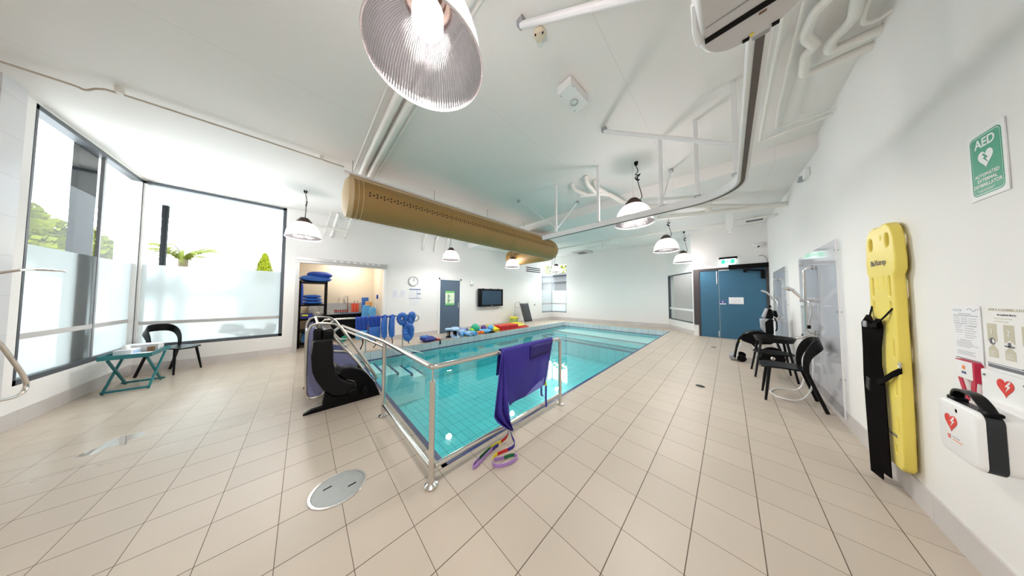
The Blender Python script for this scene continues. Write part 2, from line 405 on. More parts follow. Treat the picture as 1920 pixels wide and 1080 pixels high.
a2 = N('MixShader'); a2.inputs[0].default_value = 0.2; nt.links.new(a1.outputs[0], a2.inputs[1]); nt.links.new(df.outputs[0], a2.inputs[2])
a3 = N('MixShader'); a3.inputs[0].default_value = 0.012; nt.links.new(a2.outputs[0], a3.inputs[1]); nt.links.new(gl.outputs[0], a3.inputs[2])
bp = N('Bump'); bp.inputs['Strength'].default_value = 0.4; bp.inputs['Distance'].default_value = 0.003; nt.links.new(wv, bp.inputs['Height']); nt.links.new(bp.outputs[0], gl.inputs['Normal'])
nt.links.new(a3.outputs[0], o_.inputs[0]); SHADE = m
BULB = mat('lit_bulb', (1, 1, 1), 0.5, emit=(1, 0.97, 0.93), es=6.0)
EXITL = mat('lit_exit_green', (0.02, 0.5, 0.22), 0.4, emit=(0.05, 0.75, 0.33), es=0.55)
EXITW = mat('lit_exit_white', (0.9, 0.95, 0.95), 0.4, emit=(0.85, 1, 0.97), es=0.75)

# sling net: fine see-through weave
m, nt, o_, N = nodes_mat('violet_mesh_cloth')
b_ = N('BsdfPrincipled'); b_.inputs['Base Color'].default_value = (0.034, 0.021, 0.31, 1); b_.inputs['Roughness'].default_value = 0.6
tp = N('BsdfTransparent'); x_ = N('MixShader'); x_.inputs[0].default_value = 0.1; nt.links.new(b_.outputs[0], x_.inputs[1]); nt.links.new(tp.outputs[0], x_.inputs[2]); nt.links.new(x_.outputs[0], o_.inputs[0])
VIOLET = m
GLASSB = clear_mat('balustrade_glass', (0.96, 0.985, 0.98), 1.22, 0.0, 0.5)
VIOLETS = mat('violet_webbing', (0.04, 0.025, 0.30), 0.6, var=0.1, scale=30)
LILACS = mat('lilac_webbing', (0.42, 0.24, 0.60), 0.6, var=0.1, scale=30)
m, nt, o_, N = nodes_mat('violet_net')
b_ = N('BsdfPrincipled'); b_.inputs['Base Color'].default_value = (0.05, 0.035, 0.33, 1); b_.inputs['Roughness'].default_value = 0.7
tp = N('BsdfTransparent'); x_ = N('MixShader'); x_.inputs[0].default_value = 0.5; nt.links.new(b_.outputs[0], x_.inputs[1]); nt.links.new(tp.outputs[0], x_.inputs[2]); nt.links.new(x_.outputs[0], o_.inputs[0])
VNET = m

# ------------------------------------------------------------------ room shell
XR, XL, YB, ZC = 0.885, -7.62, -2.2, 3.6
YS, ZF0, ZF1 = 4.85, 3.40, 3.84          # step in the ceiling, far ceiling height at the step and at the far wall
FL, FR = (-7.62, 10.95), (-1.92, 11.75)  # far wall corners
DW = 10.22                               # wall of the double doors
PX0, PX1, PY0, PF0, PF1 = -6.38, -1.69, 0.86, 10.30, 10.66   # pool rim
WZ = -0.20                               # water level

def wall(name, p0, p1, z0, z1, holes=(), nrm=(0, 0), th=0.22, m=WHITE):
    """wall with openings; nrm points from the room face into the wall"""
    p0, p1 = Vector((*p0, 0)), Vector((*p1, 0)); L = (p1-p0).length; d = (p1-p0).normalized(); n = Vector((*nrm, 0))*th
    S = sorted({0, L, *[h[0] for h in holes], *[h[1] for h in holes]}); Z = sorted({z0, z1, *[h[2] for h in holes], *[h[3] for h in holes]})
    def solid(i, j):
        if i < 0 or j < 0 or i >= len(S)-1 or j >= len(Z)-1: return False
        s, z = (S[i]+S[i+1])/2, (Z[j]+Z[j+1])/2
        return not any(h[0] < s < h[1] and h[2] < z < h[3] for h in holes)
    b = MB(); V = lambda s, z, k: b.bm.verts.new(p0+d*s+Vector((0, 0, z))+n*k)
    for i in range(len(S)-1):
        for j in range(len(Z)-1):
            if not solid(i, j): continue
            a, c, e, f = S[i], S[i+1], Z[j], Z[j+1]
            for k in (0, 1): b.face([V(a, e, k), V(c, e, k), V(c, f, k), V(a, f, k)])
            if not solid(i-1, j): b.face([V(a, e, 0), V(a, e, 1), V(a, f, 1), V(a, f, 0)])
            if not solid(i+1, j): b.face([V(c, e, 0), V(c, e, 1), V(c, f, 1), V(c, f, 0)])
            if not solid(i, j-1): b.face([V(a, e, 0), V(a, e, 1), V(c, e, 1), V(c, e, 0)])
            if not solid(i, j+1): b.face([V(a, f, 0), V(a, f, 1), V(c, f, 1), V(c, f, 0)])
    return struct(b.build(name, m, smooth=False))

wall('wall_right', (XR, -5), (XR, DW+0.2), 0, 4.0, (), (1, 0))
wall('wall_left', (XL, YB), (XL, 11.2), 0, 4.1, ((0.03, 1.85, .44, 3.585), (YB*-1-.1, YB*-1+1.82, 0, 2.34), (9.91-YB, 13.4, .46, 3.3)), (-1, 0))
wall('wall_window_end', (XL-0.22, YB), (-4.95, YB), 0, 3.75, ((0.25, 2.45, .44, 3.585),), (0, -1))
wall('wall_recess', (-4.95, -5), (-4.95, YB-0.22), 0, 3.75, (), (-1, 0))
wall('wall_back', (-5.17, -5), (1.1, -5), 0, 3.75, (), (0, -1))
fd = (Vector(FR)-Vector(FL)).normalized(); fn = (-fd.y, fd.x)
wall('wall_far', FL, FR, 0, 4.3, ((0, 0.93, .46, 3.3),), fn)
AD = (-0.92, DW); ad = (Vector(AD)-Vector(FR)).normalized()
wall('wall_angled', FR, AD, 0, 4.3, ((0.03, (Vector(AD)-Vector(FR)).length-0.02, .42, 2.34),), (ad.y*-1, ad.x))
wall('wall_doors', (-0.92, DW), (1.1, DW), 0, 4.2, ((0.2, 1.79, 0, 2.36),), (0, 1))
# shower wall tiles beside the window
b = MB(); b.bx(-5.2, -4.93, YB, YB+0.035, 0, 3.6); b.bx(-4.949, -4.931, -5, YB-.001, 0, 3.6); o = struct(b.build('wall_shower', SHOWT, smooth=False))

# floor around the pool
b = MB(); X0, X1, Y0, Y1 = -9.7, 1.1, -5.2, 12.4
v = lambda x, y: b.bm.verts.new((x, y, 0))
fy = lambda x: PF0+(x-PX0)/(PX1-PX0)*(PF1-PF0)
b.face([v(X0, Y0), v(X1, Y0), v(X1, PY0), v(PX1, PY0), v(PX0, PY0), v(X0, PY0)])
b.face([v(X0, PY0), v(PX0, PY0), v(PX0, PF0), v(X0, PF0)])
b.face([v(PX1, PY0), v(X1, PY0), v(X1, PF1), v(PX1, PF1)])
b.face([v(X0, PF0), v(PX0, PF0), v(PX1, PF1), v(X1, PF1), v(X1, Y1), v(X0, Y1)])
struct(b.build('floor', FLOOR, smooth=False))

# pool basin
ZB = -1.15
def quad(name, pts, m, parent=None):
    q = MB(); q.face([q.bm.verts.new(p) for p in pts]); return q.build(name, m, parent, smooth=False)
P0, P1, P2, P3 = (PX0, PY0), (PX1, PY0), (PX1, PF1), (PX0, PF0)
basin = struct(quad('pool_basin', [(*P0, ZB), (*P1, ZB), (*P2, ZB), (*P3, ZB)], BASIN))
for a, c, mu, ml in ((P0, P1, BANDX, BASINX), (P1, P2, BANDY, BASINY), (P2, P3, BANDX, BASINX), (P3, P0, BANDY, BASINY)):
    quad('rim_band', [(*a, 0), (*c, 0), (*c, WZ-0.05), (*a, WZ-0.05)], mu, basin)
    quad('basin_wall', [(*a, WZ-0.05), (*c, WZ-0.05), (*c, ZB), (*a, ZB)], ml, basin)
b = MB()
b.bx(PX0, PX1, PY0, PY0+.045, -0.03, 0.002); b.bx(PX1-.04, PX1, PY0, PF1-.1, -0.03, 0.002)
b.build('edge_tile', BLUET, basin, smooth=False)
b = MB(); b.bx(PX0+.001, PX0+.012, PY0, PF0, WZ-.03, WZ+.004); b.prism([(PX0, PF0-.012), (PX1, PF1-.012), (PX1, PF1-.001), (PX0, PF0-.001)], (0, 0, WZ-.03), (1, 0, 0), (0, 1, 0), .034); b.build('waterline_tile', BLUET, basin, smooth=False)
for zt, ya, yb in ((-.3, PY0, 1.34), (-.4, 1.34, 1.66), (-.5, 1.66, 1.98), (-.6, 1.98, 2.28)):
    b = MB(); b.bx(PX0, -5.5, ya, yb, ZB, zt); s = b.build('step', STEPM, basin, smooth=False)
    b = MB(); b.bx(PX0, -5.5, yb-.05, yb+.002, zt-.05, zt+.003); b.build('step_edge', BLUET, s, smooth=False)
for zt, ya, yb in ((-.34, 9.3, 10.7), (-.46, 8.75, 9.32), (-.56, 8.55, 8.77)):
    b = MB(); b.prism([(PX0, ya-.1), (PX1, ya-.2), (PX1, yb-.1), (PX0, min(yb, 10.3))], (0, 0, ZB), (1, 0, 0), (0, 1, 0), zt-ZB); s = b.build('ledge', STEPM if zt > -.4 else BASIN, basin, smooth=False)
    w = .12 if zt < -.5 else .04
    b = MB(); b.prism([(PX0, ya-.1), (PX1, ya-.2), (PX1, ya-.2+w), (PX0, ya-.1+w)], (0, 0, zt-.04), (1, 0, 0), (0, 1, 0), .045); b.build('ledge_edge', BLUET, s, smooth=False)
b = MB(); b.face([b.bm.verts.new((*p, WZ)) for p in (P0, P1, P2, P3)])
o = b.build('pool_water', WATER, smooth=False); tag(o, 'turquoise water filling the tiled indoor pool', 'water', kind='stuff')

# ceilings
m, nt, o_, N = nodes_mat('ceiling_board')
b_ = N('BsdfPrincipled'); b_.inputs['Roughness'].default_value = 0.6; ge = N('NewGeometry'); sp = N('SeparateXYZ'); nt.links.new(ge.outputs['Position'], sp.inputs[0])
d1 = math_n(nt, 'MULTIPLY', math_n(nt, 'PINGPONG', math_n(nt, 'DIVIDE', math_n(nt, 'ADD', sp.outputs[0], 0.68), 1.2), 0.5), 1.2)
mk_ = math_n(nt, 'MULTIPLY', math_n(nt, 'LESS_THAN', d1, 0.003), 0.12)
nz = N('TexNoise'); nz.inputs['Scale'].default_value = 1.5; nt.links.new(ge.outputs['Position'], nz.inputs['Vector'])
val = math_n(nt, 'SUBTRACT', math_n(nt, 'ADD', math_n(nt, 'MULTIPLY', nz.outputs['Fac'], 0.02), 0.99), mk_)
vm = N('VectorMath', operation='SCALE'); vm.inputs[0].default_value = (0.80, 0.785, 0.765); nt.links.new(val, vm.inputs['Scale']); nt.links.new(vm.outputs[0], b_.inputs['Base Color']); nt.links.new(b_.outputs[0], o_.inputs[0])
CEIL = m
b = MB(); b.bx(-7.9, 1.1, -5.2, YS, ZC, ZC+.15); b.bx(-7.9, 1.1, YS-.02, YS, ZF0, ZC+.1)
zf = lambda y: ZF0+(y-YS)/(11.5-YS)*(ZF1-ZF0)
o = b.build('ceiling', CEIL, smooth=False); struct(o)
b = MB(); V = b.bm.verts.new
lo = [(-7.9, YS-.001), (1.1, YS-.001), (1.1, 12.4), (-7.9, 12.4)]
A = [V((x, y, zf(y))) for x, y in lo]; B = [V((x, y, zf(y)+.2)) for x, y in lo]
b.face(A); b.face(B)
for i in range(4): b.face([A[i], A[(i+1) % 4], B[(i+1) % 4], B[i]])
struct(b.build('ceiling_far', CEIL, smooth=False))

# skirting
def skirt(name, p0, p1, nrm, h=.165):
    p0, p1, n = Vector((*p0, 0)), Vector((*p1, 0)), Vector((*nrm, 0))*.012; d = p1-p0
    b = MB(); b.prism([(0, 0), (d.length, 0), (d.length, h), (0, h)], p0, d.normalized(), (0, 0, 1), .012)
    o = b.build(name, BASEB, smooth=False)
    c = Vector((0, 0, 0))
    for q in o.data.vertices: c += q.co
    c = c/len(o.data.vertices)+o.location
    if ((c-p0).dot(n)) < 0: o.location += n
    return struct(o)
skirt('baseboard_right', (XR, -5), (XR, DW), (-1, 0))
skirt('baseboard_left', (XL, YB), (XL, -0.14), (1, 0), .15)
skirt('baseboard_left_middle', (XL, 1.87), (XL, 3.6), (1, 0), .15)
skirt('baseboard_left_far', (XL, 4.6), (XL, 10.95), (1, 0), .15)
skirt('baseboard_window_end', (XL, YB), (-5.2, YB), (0, 1), .17)
skirt('baseboard_far', FL, FR, (fd.y, -fd.x), .17)
skirt('baseboard_angled', FR, AD, (ad.y, -ad.x), .17)

# ------------------------------------------------------------------ windows
def frame_bar(parent, p0, p1, a=.055, bb=.09, name='frame_bar', m=DARKF, upv=(0, 0, 1)):
    return MB().bar([p0, p1], a, bb, upv).build(name, m, parent, smooth=False)
FZ0, FZ1, SZ0, SZ1 = .44, 3.58, .865, .93
ztop = 2.0
w1 = thing('window_1', '', '', (-6.5, YB-.06, FZ0)); w1['kind'] = 'structure'; del w1['label'], w1['category']
w2 = thing('window_2', '', '', (XL-.06, -1.28, FZ0)); w2['kind'] = 'structure'; del w2['label'], w2['category']
y = YB-.05; x = XL-.05
for z, h in ((FZ0+.03, .06), (FZ1-.03, .05)):
    frame_bar(w1, (XL-.02, y, z), (-5.4, y, z), .10, h); frame_bar(w2, (x, YB-.02, z), (x, -0.35, z), .10, h)
frame_bar(w1, (-5.415, y, FZ0), (-5.415, y, FZ1), .03, .1, upv=(0, 1, 0)); frame_bar(w1, (-7.645, YB-.03, FZ0), (-7.645, YB-.03, FZ1), .07, .07, 'corner_post', upv=(0, 1, 0))
frame_bar(w1, (-6.70, y-.005, FZ0), (-6.70, y-.005, FZ1), .035, .03, 'glass_joint', GREYP, upv=(0, 1, 0))
frame_bar(w2, (x, -0.38, FZ0), (x, -0.38, FZ1), .06, .1, upv=(1, 0, 0))
def pane(parent, pts, name, m, n, th=.008):
    b = MB(); n = Vector(n)*th/2
    a = [b.bm.verts.new(Vector(p)-n) for p in pts]; c = [b.bm.verts.new(Vector(p)+n) for p in pts]
    b.face(a); b.face(c)
    for i in range(len(a)): b.face([a[i], a[(i+1) % len(a)], c[(i+1) % len(a)], c[i]])
    return b.build(name, m, parent, smooth=False)
def sheet(parent, pts, name, m):
    b = MB(); b.face([b.bm.verts.new(p) for p in pts]); return b.build(name, m, parent, smooth=False)
yy = YB-.06; xx = XL-.06
sheet(w1, [(-7.6, yy, FZ0+.05), (-5.42, yy, FZ0+.05), (-5.42, yy, FZ1-.05), (-7.6, yy, FZ1-.05)], 'glass_pane', GLASS)
sheet(w1, [(-7.6, yy+.01, FZ0+.05), (-5.42, yy+.01, FZ0+.05), (-5.42, yy+.01, ztop), (-7.6, yy+.01, ztop)], 'frosted_film', FROST)
sheet(w1, [(-7.6, yy+.015, SZ0+.06), (-5.42, yy+.015, SZ0+.06), (-5.42, yy+.015, SZ1+.06), (-7.6, yy+.015, SZ1+.06)], 'film_stripe', STRIPE)
sheet(w2, [(xx, YB+.03, FZ0+.05), (xx, -.4, FZ0+.05), (xx, -.4, FZ1-.05), (xx, YB+.03, FZ1-.05)], 'glass_pane', GLASS)
sheet(w2, [(xx+.01, YB+.03, FZ0+.05), (xx+.01, -.4, FZ0+.05), (xx+.01, -.4, ztop), (xx+.01, YB+.03, ztop)], 'frosted_film', FROST)
sheet(w2, [(xx+.015, YB+.03, SZ0), (xx+.015, -.4, SZ0), (xx+.015, -.4, SZ1), (xx+.015, YB+.03, SZ1)], 'film_stripe', STRIPE)
# steel column standing just outside the end window
b = MB(); b.bx(-6.67, -6.30, YB-.13, YB-.085, 0, 3.75); struct(b.build('trim_1', mat('column_grey', (0.006, 0.0078, 0.010), 0.6, 0.0, var=0.05, scale=2, spec=0.05), smooth=False))
# far corner window
w3 = thing('window_3', '', '', (XL-.05, 10.9, .46)); w3['kind'] = 'structure'; del w3['label'], w3['category']
F0 = Vector((*FL, 0)); FDV = Vector((*fd, 0)); FNV = Vector((*fn, 0))
c3 = F0+FNV*.05+FDV*-.05
e3 = F0+FNV*.05+FDV*.91; s3 = Vector((XL-.05, 9.93, 0)); Zv = lambda p, z: (p.x, p.y, z)
for z in (.475,): frame_bar(w3, Zv(s3, z), Zv(c3, z), .09, .05); frame_bar(w3, Zv(c3, z), Zv(e3, z), .09, .05)
frame_bar(w3, Zv(c3, .46), Zv(c3, 3.3), .04, .04, 'corner_joint', upv=(0, 1, 0))
sheet(w3, [Zv(s3, .5), Zv(c3, .5), Zv(c3, 3.28), Zv(s3, 3.28)], 'glass_pane', GLASS)
sheet(w3, [Zv(c3, .5), Zv(e3, .5), Zv(e3, 3.28), Zv(c3, 3.28)], 'glass_pane', GLASS)
q = Vector((.008, -.008, 0))
sheet(w3, [Zv(s3+q, .5), Zv(c3+q, .5), Zv(c3+q, 1.75), Zv(s3+q, 1.75)], 'frosted_film', FROST)
sheet(w3, [Zv(c3+q, .5), Zv(e3+q, .5), Zv(e3+q, 1.75), Zv(c3+q, 1.75)], 'frosted_film', FROST)
q = q*1.6
sheet(w3, [Zv(s3+q, .93), Zv(c3+q, .93), Zv(c3+q, 1.0), Zv(s3+q, 1.0)], 'film_stripe', STRIPE)
sheet(w3, [Zv(c3+q, .93), Zv(e3+q, .93), Zv(e3+q, 1.0), Zv(c3+q, 1.0)], 'film_stripe', STRIPE)
# window in the angled wall beside the blue doors
w4 = thing('window_4', '', '', (-1.42, 11.0, .42)); w4['kind'] = 'structure'; del w4['label'], w4['category']
A0 = Vector((*FR, 0)); A1 = Vector((*AD, 0)); av = (A1-A0).normalized(); nv = Vector((-av.y, av.x, 0)); AL = (A1-A0).length
a0 = A0+av*.05+nv*.04; a1 = A1-av*.03+nv*.04
for z in (.44, 2.32): frame_bar(w4, Zv(a0, z), Zv(a1, z), .08, .045)
frame_bar(w4, Zv(a0, .42), Zv(a0, 2.34), .06, .08, upv=(nv.x, nv.y, 0))
sheet(w4, [Zv(a0, .45), Zv(a1, .45), Zv(a1, 2.3), Zv(a0, 2.3)], 'glass_pane', GLASS)
q = nv*-.01
sheet(w4, [Zv(a0+q, .86), Zv(a1+q, .86), Zv(a1+q, .94), Zv(a0+q, .94)], 'film_stripe', mat('white_film', (0.8, 0.8, 0.82), 0.5))
# corridor behind that window
b = MB(); b.bx(-3.6, 0.2, 13.6, 13.7, 0, 3); b.bx(0.1, 0.2, 10.42, 13.6, 0, 3); b.bx(-3.7, -3.6, 11.62, 13.7, 0, 3); b.prism([(-2.05, 11.86), (-1.75, 11.78), (-.78, 10.40), (.2, 10.40), (.2, 13.7), (-3.7, 13.7), (-3.7, 11.62)], (0, 0, 3.0), (1, 0, 0), (0, 1, 0), .1); b.bx(-3.7, 0.2, 12.0, 13.7, -.1, -.002)
struct(b.build('wall_corridor', mat('corridor_paint', (0.74, 0.73, 0.71), 0.7, var=0.02), smooth=False))
cl = bpy.data.lights.new('corridor_light', 'AREA'); cl.energy = 7; cl.size = .8; co = bpy.data.objects.new('corridor_light', cl); COL.objects.link(co); co.location = (-1.2, 12.7, 2.95)

# storeroom behind the left wall
SX = -9.3
b = MB(); b.bx(SX-.1, SX, -.38, 1.9, 0, 2.8); b.bx(SX-.1, XL-.22, -.39, -.30, 0, 2.8); b.bx(SX, XL-.22, 1.86, 1.96, 0, 2.8); b.bx(SX-.1, XL-.2, -.39, 1.96, 2.75, 2.85)
struct(b.build('wall_storeroom', CREAM, smooth=False))
d0 = thing('door_3', '', '', (XL, .86, 0)); d0['kind'] = 'structure'; del d0['label'], d0['category']
b = MB(); b.bx(XL-.06, XL+.035, -.16, -.09, 0, 2.30); b.build('door_post', ALUG, d0, .004)
b = MB(); b.bx(XL-.06, XL+.035, 1.80, 1.87, 0, 2.30); b.build('door_post', TRIMW, d0, .004)
b = MB(); b.bx(XL-.05, XL+.05, -.16, 1.87, 2.26, 2.34); b.bx(XL+.05, XL+.07, -.16, 1.87, 2.32, 2.38); b.bx(XL, XL+.06, -.16, 1.87, 2.34, 2.40); b.build('door_track', ALUG, d0, .004)
for k in range(8): MB().bx(XL+.055, XL+.075, .55+k*.15, .55+k*.15+.07, 2.345, 2.385).build('track_slot', TRIMW, d0)

# blue single door on the left wall
d1 = thing('door_1', '', '', (XL, 4.09, 0)); d1['kind'] = 'structure'; del d1['label'], d1['category']
b = MB(); b.bx(XL-.02, XL+.02, 3.665, 4.50, 0.005, 2.03); b.build('door_leaf', DOORG, d1, .003)
b = MB(); b.bx(XL-.02, XL+.035, 3.60, 3.665, 0, 2.10); b.bx(XL-.02, XL+.035, 4.50, 4.57, 0, 2.10); b.bx(XL-.02, XL+.035, 3.60, 4.57, 2.03, 2.10); b.build('door_frame', TRIMW, d1, .004)
b = MB(); b.bx(XL+.02, XL+.03, 4.42, 4.465, .92, 1.16); b.tube([(XL+.03, 4.443, 1.02), (XL+.07, 4.443, 1.02), (XL+.075, 4.42, 1.02), (XL+.075, 4.32, 1.02)], .009); b.build('door_handle', STEEL, d1)
dp = thing('door_notice', 'white and green bordered notice chart on the slate blue door', 'poster', (XL+.021, 4.07, 1.06))
plate('sheet', [[(-.19, 0), (.19, 0), (.19, .55), (-.19, .55)]], (XL+.021, 4.07, 1.06), 'left', .004, mat('notice_paper', (0.72, 0.80, 0.62), 0.6), dp)
plate('border', [[(-.19, 0), (.19, 0), (.19, .07), (-.19, .07)]], (XL+.0255, 4.07, 1.06), 'left', .001, mat('notice_green', (0.16, 0.52, 0.16), 0.6), dp)
plate('border', [[(-.19, .47), (.19, .47), (.19, .55), (-.19, .55)]], (XL+.0255, 4.07, 1.06), 'left', .001, MATS['notice_green'], dp)
b = MB()
for k in range(7):
    z = 1.06+.09+k*.05; b.bx(XL+.0255, XL+.0265, 3.97, 3.97+.06+.03*(k % 3), z, z+.028)
b.build('printing', mat('dark_green_ink', (0.03, 0.14, 0.05), 0.7), dp)

# blue double doors
d2 = thing('door_2', '', '', (0, DW, 0)); d2['kind'] = 'structure'; del d2['label'], d2['category']
b = MB(); b.bx(-.72, -.235, DW+.0, DW+.045, .006, 2.33); b.build('door_leaf', DOORB, d2, .003)
b = MB(); b.bx(-.225, .84, DW+.0, DW+.045, .006, 2.33); b.build('door_leaf', DOORB, d2, .003)
FRM = mat('door_frame_bronze', (0.052, 0.040, 0.044), 0.45, var=0.05)
b = MB(); b.bx(-.9, -.74, DW-.03, DW+.03, .40, 2.36); b.bx(-.775, -.72, DW-.025, DW+.05, 0, 2.36); b.bx(.825, .884, DW-.03, DW+.05, 0, 2.36); b.bx(-.9, .884, DW-.03, DW+.05, 2.32, 2.40); b.build('door_frame', FRM, d2, .004)
b = MB(); b.bx(.02, .884, DW-.10, DW-.03, 2.33, 2.47); b.build('door_operator', BLACK, d2, .004)
b = MB(); b.bar([(.42, DW-.12, 2.28), (.62, DW-.10, 2.25), (.80, DW-.07, 2.24)], .03, .05); b.bx(.72, .80, DW-.09, DW-.03, 1.98, 2.24); b.bx(.35, .43, DW-.1, DW-.03, 2.20, 2.30); b.build('closer_arm', BLACK, d2)
b = MB(); b.bx(-.222, .04, DW-.03, DW-.005, 2.30, 2.36); b.build('closer_cover', ALU, d2, .003)
b = MB(); b.bx(-.285, -.265, DW-.02, DW, 1.85, 2.29); b.build('flush_bolt', ALU, d2, .003)
b = MB(); b.bx(-.27, -.25, DW-.015, DW, .04, .24); b.build('flush_bolt', ALU, d2, .003)
n1 = thing('door_sign', 'small navy and white sign in the middle of the blue double doors', 'sign', (-.145, DW-.004, 1.15))
plate('plaque', [[(-.075, 0), (.075, 0), (.075, .13), (-.075, .13)]], (-.145, DW-.001, 1.15), 'doors', .003, SIGNW, n1)
plate('print_field', [[(-.072, .035), (.072, .035), (.072, .128), (-.072, .128)]], (-.145, DW-.0045, 1.15), 'doors', .001, NAVY, n1)
plate('symbol', [heart(0, .08, .045, .05)], (-.145, DW-.006, 1.15), 'doors', .001, SIGNW, n1)
n2 = thing('door_notice', 'landscape white paper notice on the right blue door leaf', 'notice', (.17, DW-.004, 1.17))
plate('sheet', [[(-.17, 0), (.17, 0), (.17, .22), (-.17, .22)]], (.17, DW-.001, 1.17), 'doors', .003, PAPER, n2)
b = MB()
for k in range(4): b.bx(.17-.12, .17+.12-.03*(k % 2), DW-.0055, DW-.0045, 1.21+k*.04, 1.217+k*.04)
b.build('printing', mat('faint_ink', (0.6, 0.55, 0.6), 0.8), n2)

# ------------------------------------------------------------------ outside
b = MB(); b.bx(-140, -7.85, -60, 60, -.25, -.05); b.bx(-7.85, -4.6, -60, -2.45, -.25, -.05); struct(b.build('ground_outside', PAVE, smooth=False))
b = MB(); b.bx(-11.6, -7.84, -9, -1.0, 3.7, 3.95); b.bx(-7.84, -4.9, -9, -2.42, 3.7, 3.95); struct(b.build('canopy_outside', OUTW, smooth=False))
b = MB(); b.bx(-10.05, -9.96, -2.61, -2.53, -.05, 3.7); struct(b.build('canopy_post', mat('post_grey', (.012, .013, .014), .6, spec=.05), smooth=False))
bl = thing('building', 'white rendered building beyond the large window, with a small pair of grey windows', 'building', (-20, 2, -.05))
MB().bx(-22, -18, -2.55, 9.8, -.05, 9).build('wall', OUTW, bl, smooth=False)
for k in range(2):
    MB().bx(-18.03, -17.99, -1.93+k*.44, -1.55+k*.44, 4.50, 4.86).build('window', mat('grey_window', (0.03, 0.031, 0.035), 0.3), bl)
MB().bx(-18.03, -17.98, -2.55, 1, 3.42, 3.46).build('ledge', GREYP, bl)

def leafy(b, c, r, n, s, mi=0, flat=1.0):
    """n leaves scattered through an ellipsoid"""
    b.mi = mi
    for _ in range(n):
        while True:
            p = Vector((random.uniform(-1, 1), random.uniform(-1, 1), random.uniform(-1, 1)))
            if .3 < p.length < 1: break
        p = Vector((c[0]+p.x*r[0], c[1]+p.y*r[1], c[2]+p.z*r[2]))
        u = Vector((random.gauss(0, 1), random.gauss(0, 1), random.gauss(0, .5)*flat)).normalized(); w = u.orthogonal().normalized()
        q = s*random.uniform(.6, 1.2); w = w*q*.4; u = u*q
        b.face([b.bm.verts.new(p+k) for k in (u*-.5, w, u*.5, -w)])
    b.mi = 0
def tree(name, label, base, crowns, n, s, m, trunk=.08, group=None):
    t = thing(name, label, 'tree' if 'shrub' not in name else 'shrub', base, group); b = MB()
    for c, r in crowns: leafy(b, c, r, int(n/len(crowns)), s)
    b.build('foliage', m, t, smooth=False)
    b = MB(); top = crowns[0][0]
    b.tube([base, ((base[0]+top[0])/2+.05, (base[1]+top[1])/2, (base[2]+top[2])/2), top], [trunk, trunk*.8, trunk*.4], 8)
    for c, r in crowns[1:]: b.tube([top, c], [trunk*.4, trunk*.15], 6)
    b.build('trunk', BARK, t); return t
tree('garden_tree', 'light green tree seen above the frosted film, left of the grey column', (-16.6, -6.3, -.05), [((-16.4, -6.2, 3.3), (1.0, .8, .8)), ((-15.4, -6.3, 3.1), (.8, .7, .7)), ((-17.0, -6.0, 2.6), (.7, .6, .7)), ((-14.6, -6.2, 3.4), (.7, .6, .9))], 2600, .26, LEAF, .1)
tree('garden_shrub', 'small yellow-green shrub seen between the grey column and the window corner', (-19.1, -6.2, -.05), [((-19.1, -6.1, 2.75), (.7, .5, .45)), ((-18.9, -6.1, 3.35), (.2, .2, .5))], 900, .2, LEAF, .05)
cy = thing('cypress', 'small conical yellow-green cypress in front of the white building', 'tree', (-14.0, -1.24, -.05))
b = MB()
for k in range(1500):
    h = random.random()**.9; z = 2.2+h*1.32-.3; r = (.36*(1-h)**.7+.03)*random.uniform(.5, 1); a = random.uniform(0, 2*PI)
    p = Vector((-14+r*math.cos(a), -1.24+r*math.sin(a), z)); u = Vector((math.cos(a)*.4, math.sin(a)*.4, 1)).normalized()*.09; w = Vector((-math.sin(a), math.cos(a), 0))*.035
    b.face([b.bm.verts.new(p+q) for q in (u*-.5, w, u*.5, -w)])
b.build('foliage', LEAF, cy, smooth=False); MB().cyl((-14, -1.24, -.05), (-14, -1.24, 2.6), .05, .03).build('trunk', BARK, cy)
pm = thing('palm', 'palm with arching fronds seen through the large corner window', 'palm', (-14.0, -3.2, -.05))
MB().tube([(-14, -3.2, -.05), (-14.02, -3.19, 1.3), (-14, -3.19, 2.75)], [.16, .13, .11], 10).build('trunk', mat('palm_trunk', (0.04, 0.027, 0.008), 0.8, var=0.3), pm)
for k in range(17):
    a = 2*PI*k/17+.2; L = random.uniform(1.0, 1.3); ri = random.uniform(.45, 1.25); b = MB(); pts = []
    for i in range(11):
        s = i/10; pts.append(Vector((-14+math.cos(a)*L*s, -3.2+math.sin(a)*L*s, 2.78+ri*(1.75*s-1.75*s*s*s)*.62-.25*s*s)))
    b.tube(pts, [.016*(1-.8*i/10) for i in range(11)], 5)
    for i in range(1, 11):
        for q in range(4):
            s = pts[i-1].lerp(pts[i], q/4); d = (pts[i]-pts[i-1]).normalized()
            for sg in (-1, 1):
                w = Vector((-math.sin(a), math.cos(a), 0))*sg; e = s+(w*.13+d*.12+Vector((0, 0, -.12)))*(1.2-.06*i); n = d*.016
                b.face([b.bm.verts.new(p) for p in (s-n, e, s+n)])
    b.build('frond', PALM, pm, smooth=False)
tree('low_shrub', 'low pale hedge clump at the foot of the white building, right of the palm', (-16.6, -2.7, -.05), [((-16.6, -2.75, 2.55), (.4, .5, .12))], 500, .12, LEAFD, .04)
tree('bedding_shrub', 'leafy plant blurred behind the frosted film, near the right end of the large window', (-8.35, -.75, -.05), [((-8.35, -1.2, .62), (.12, .22, .12)), ((-8.3, -.85, .5), (.12, .28, .1)), ((-8.35, -.60, .55), (.1, .09, .14))], 260, .13, LEAFD, .02)
tree('bedding_shrub', 'leafy plant blurred behind the frosted film of the narrow end window', (-8.95, -2.95, -.05), [((-8.95, -2.95, .5), (.16, .16, .22))], 160, .13, LEAFD, .02)
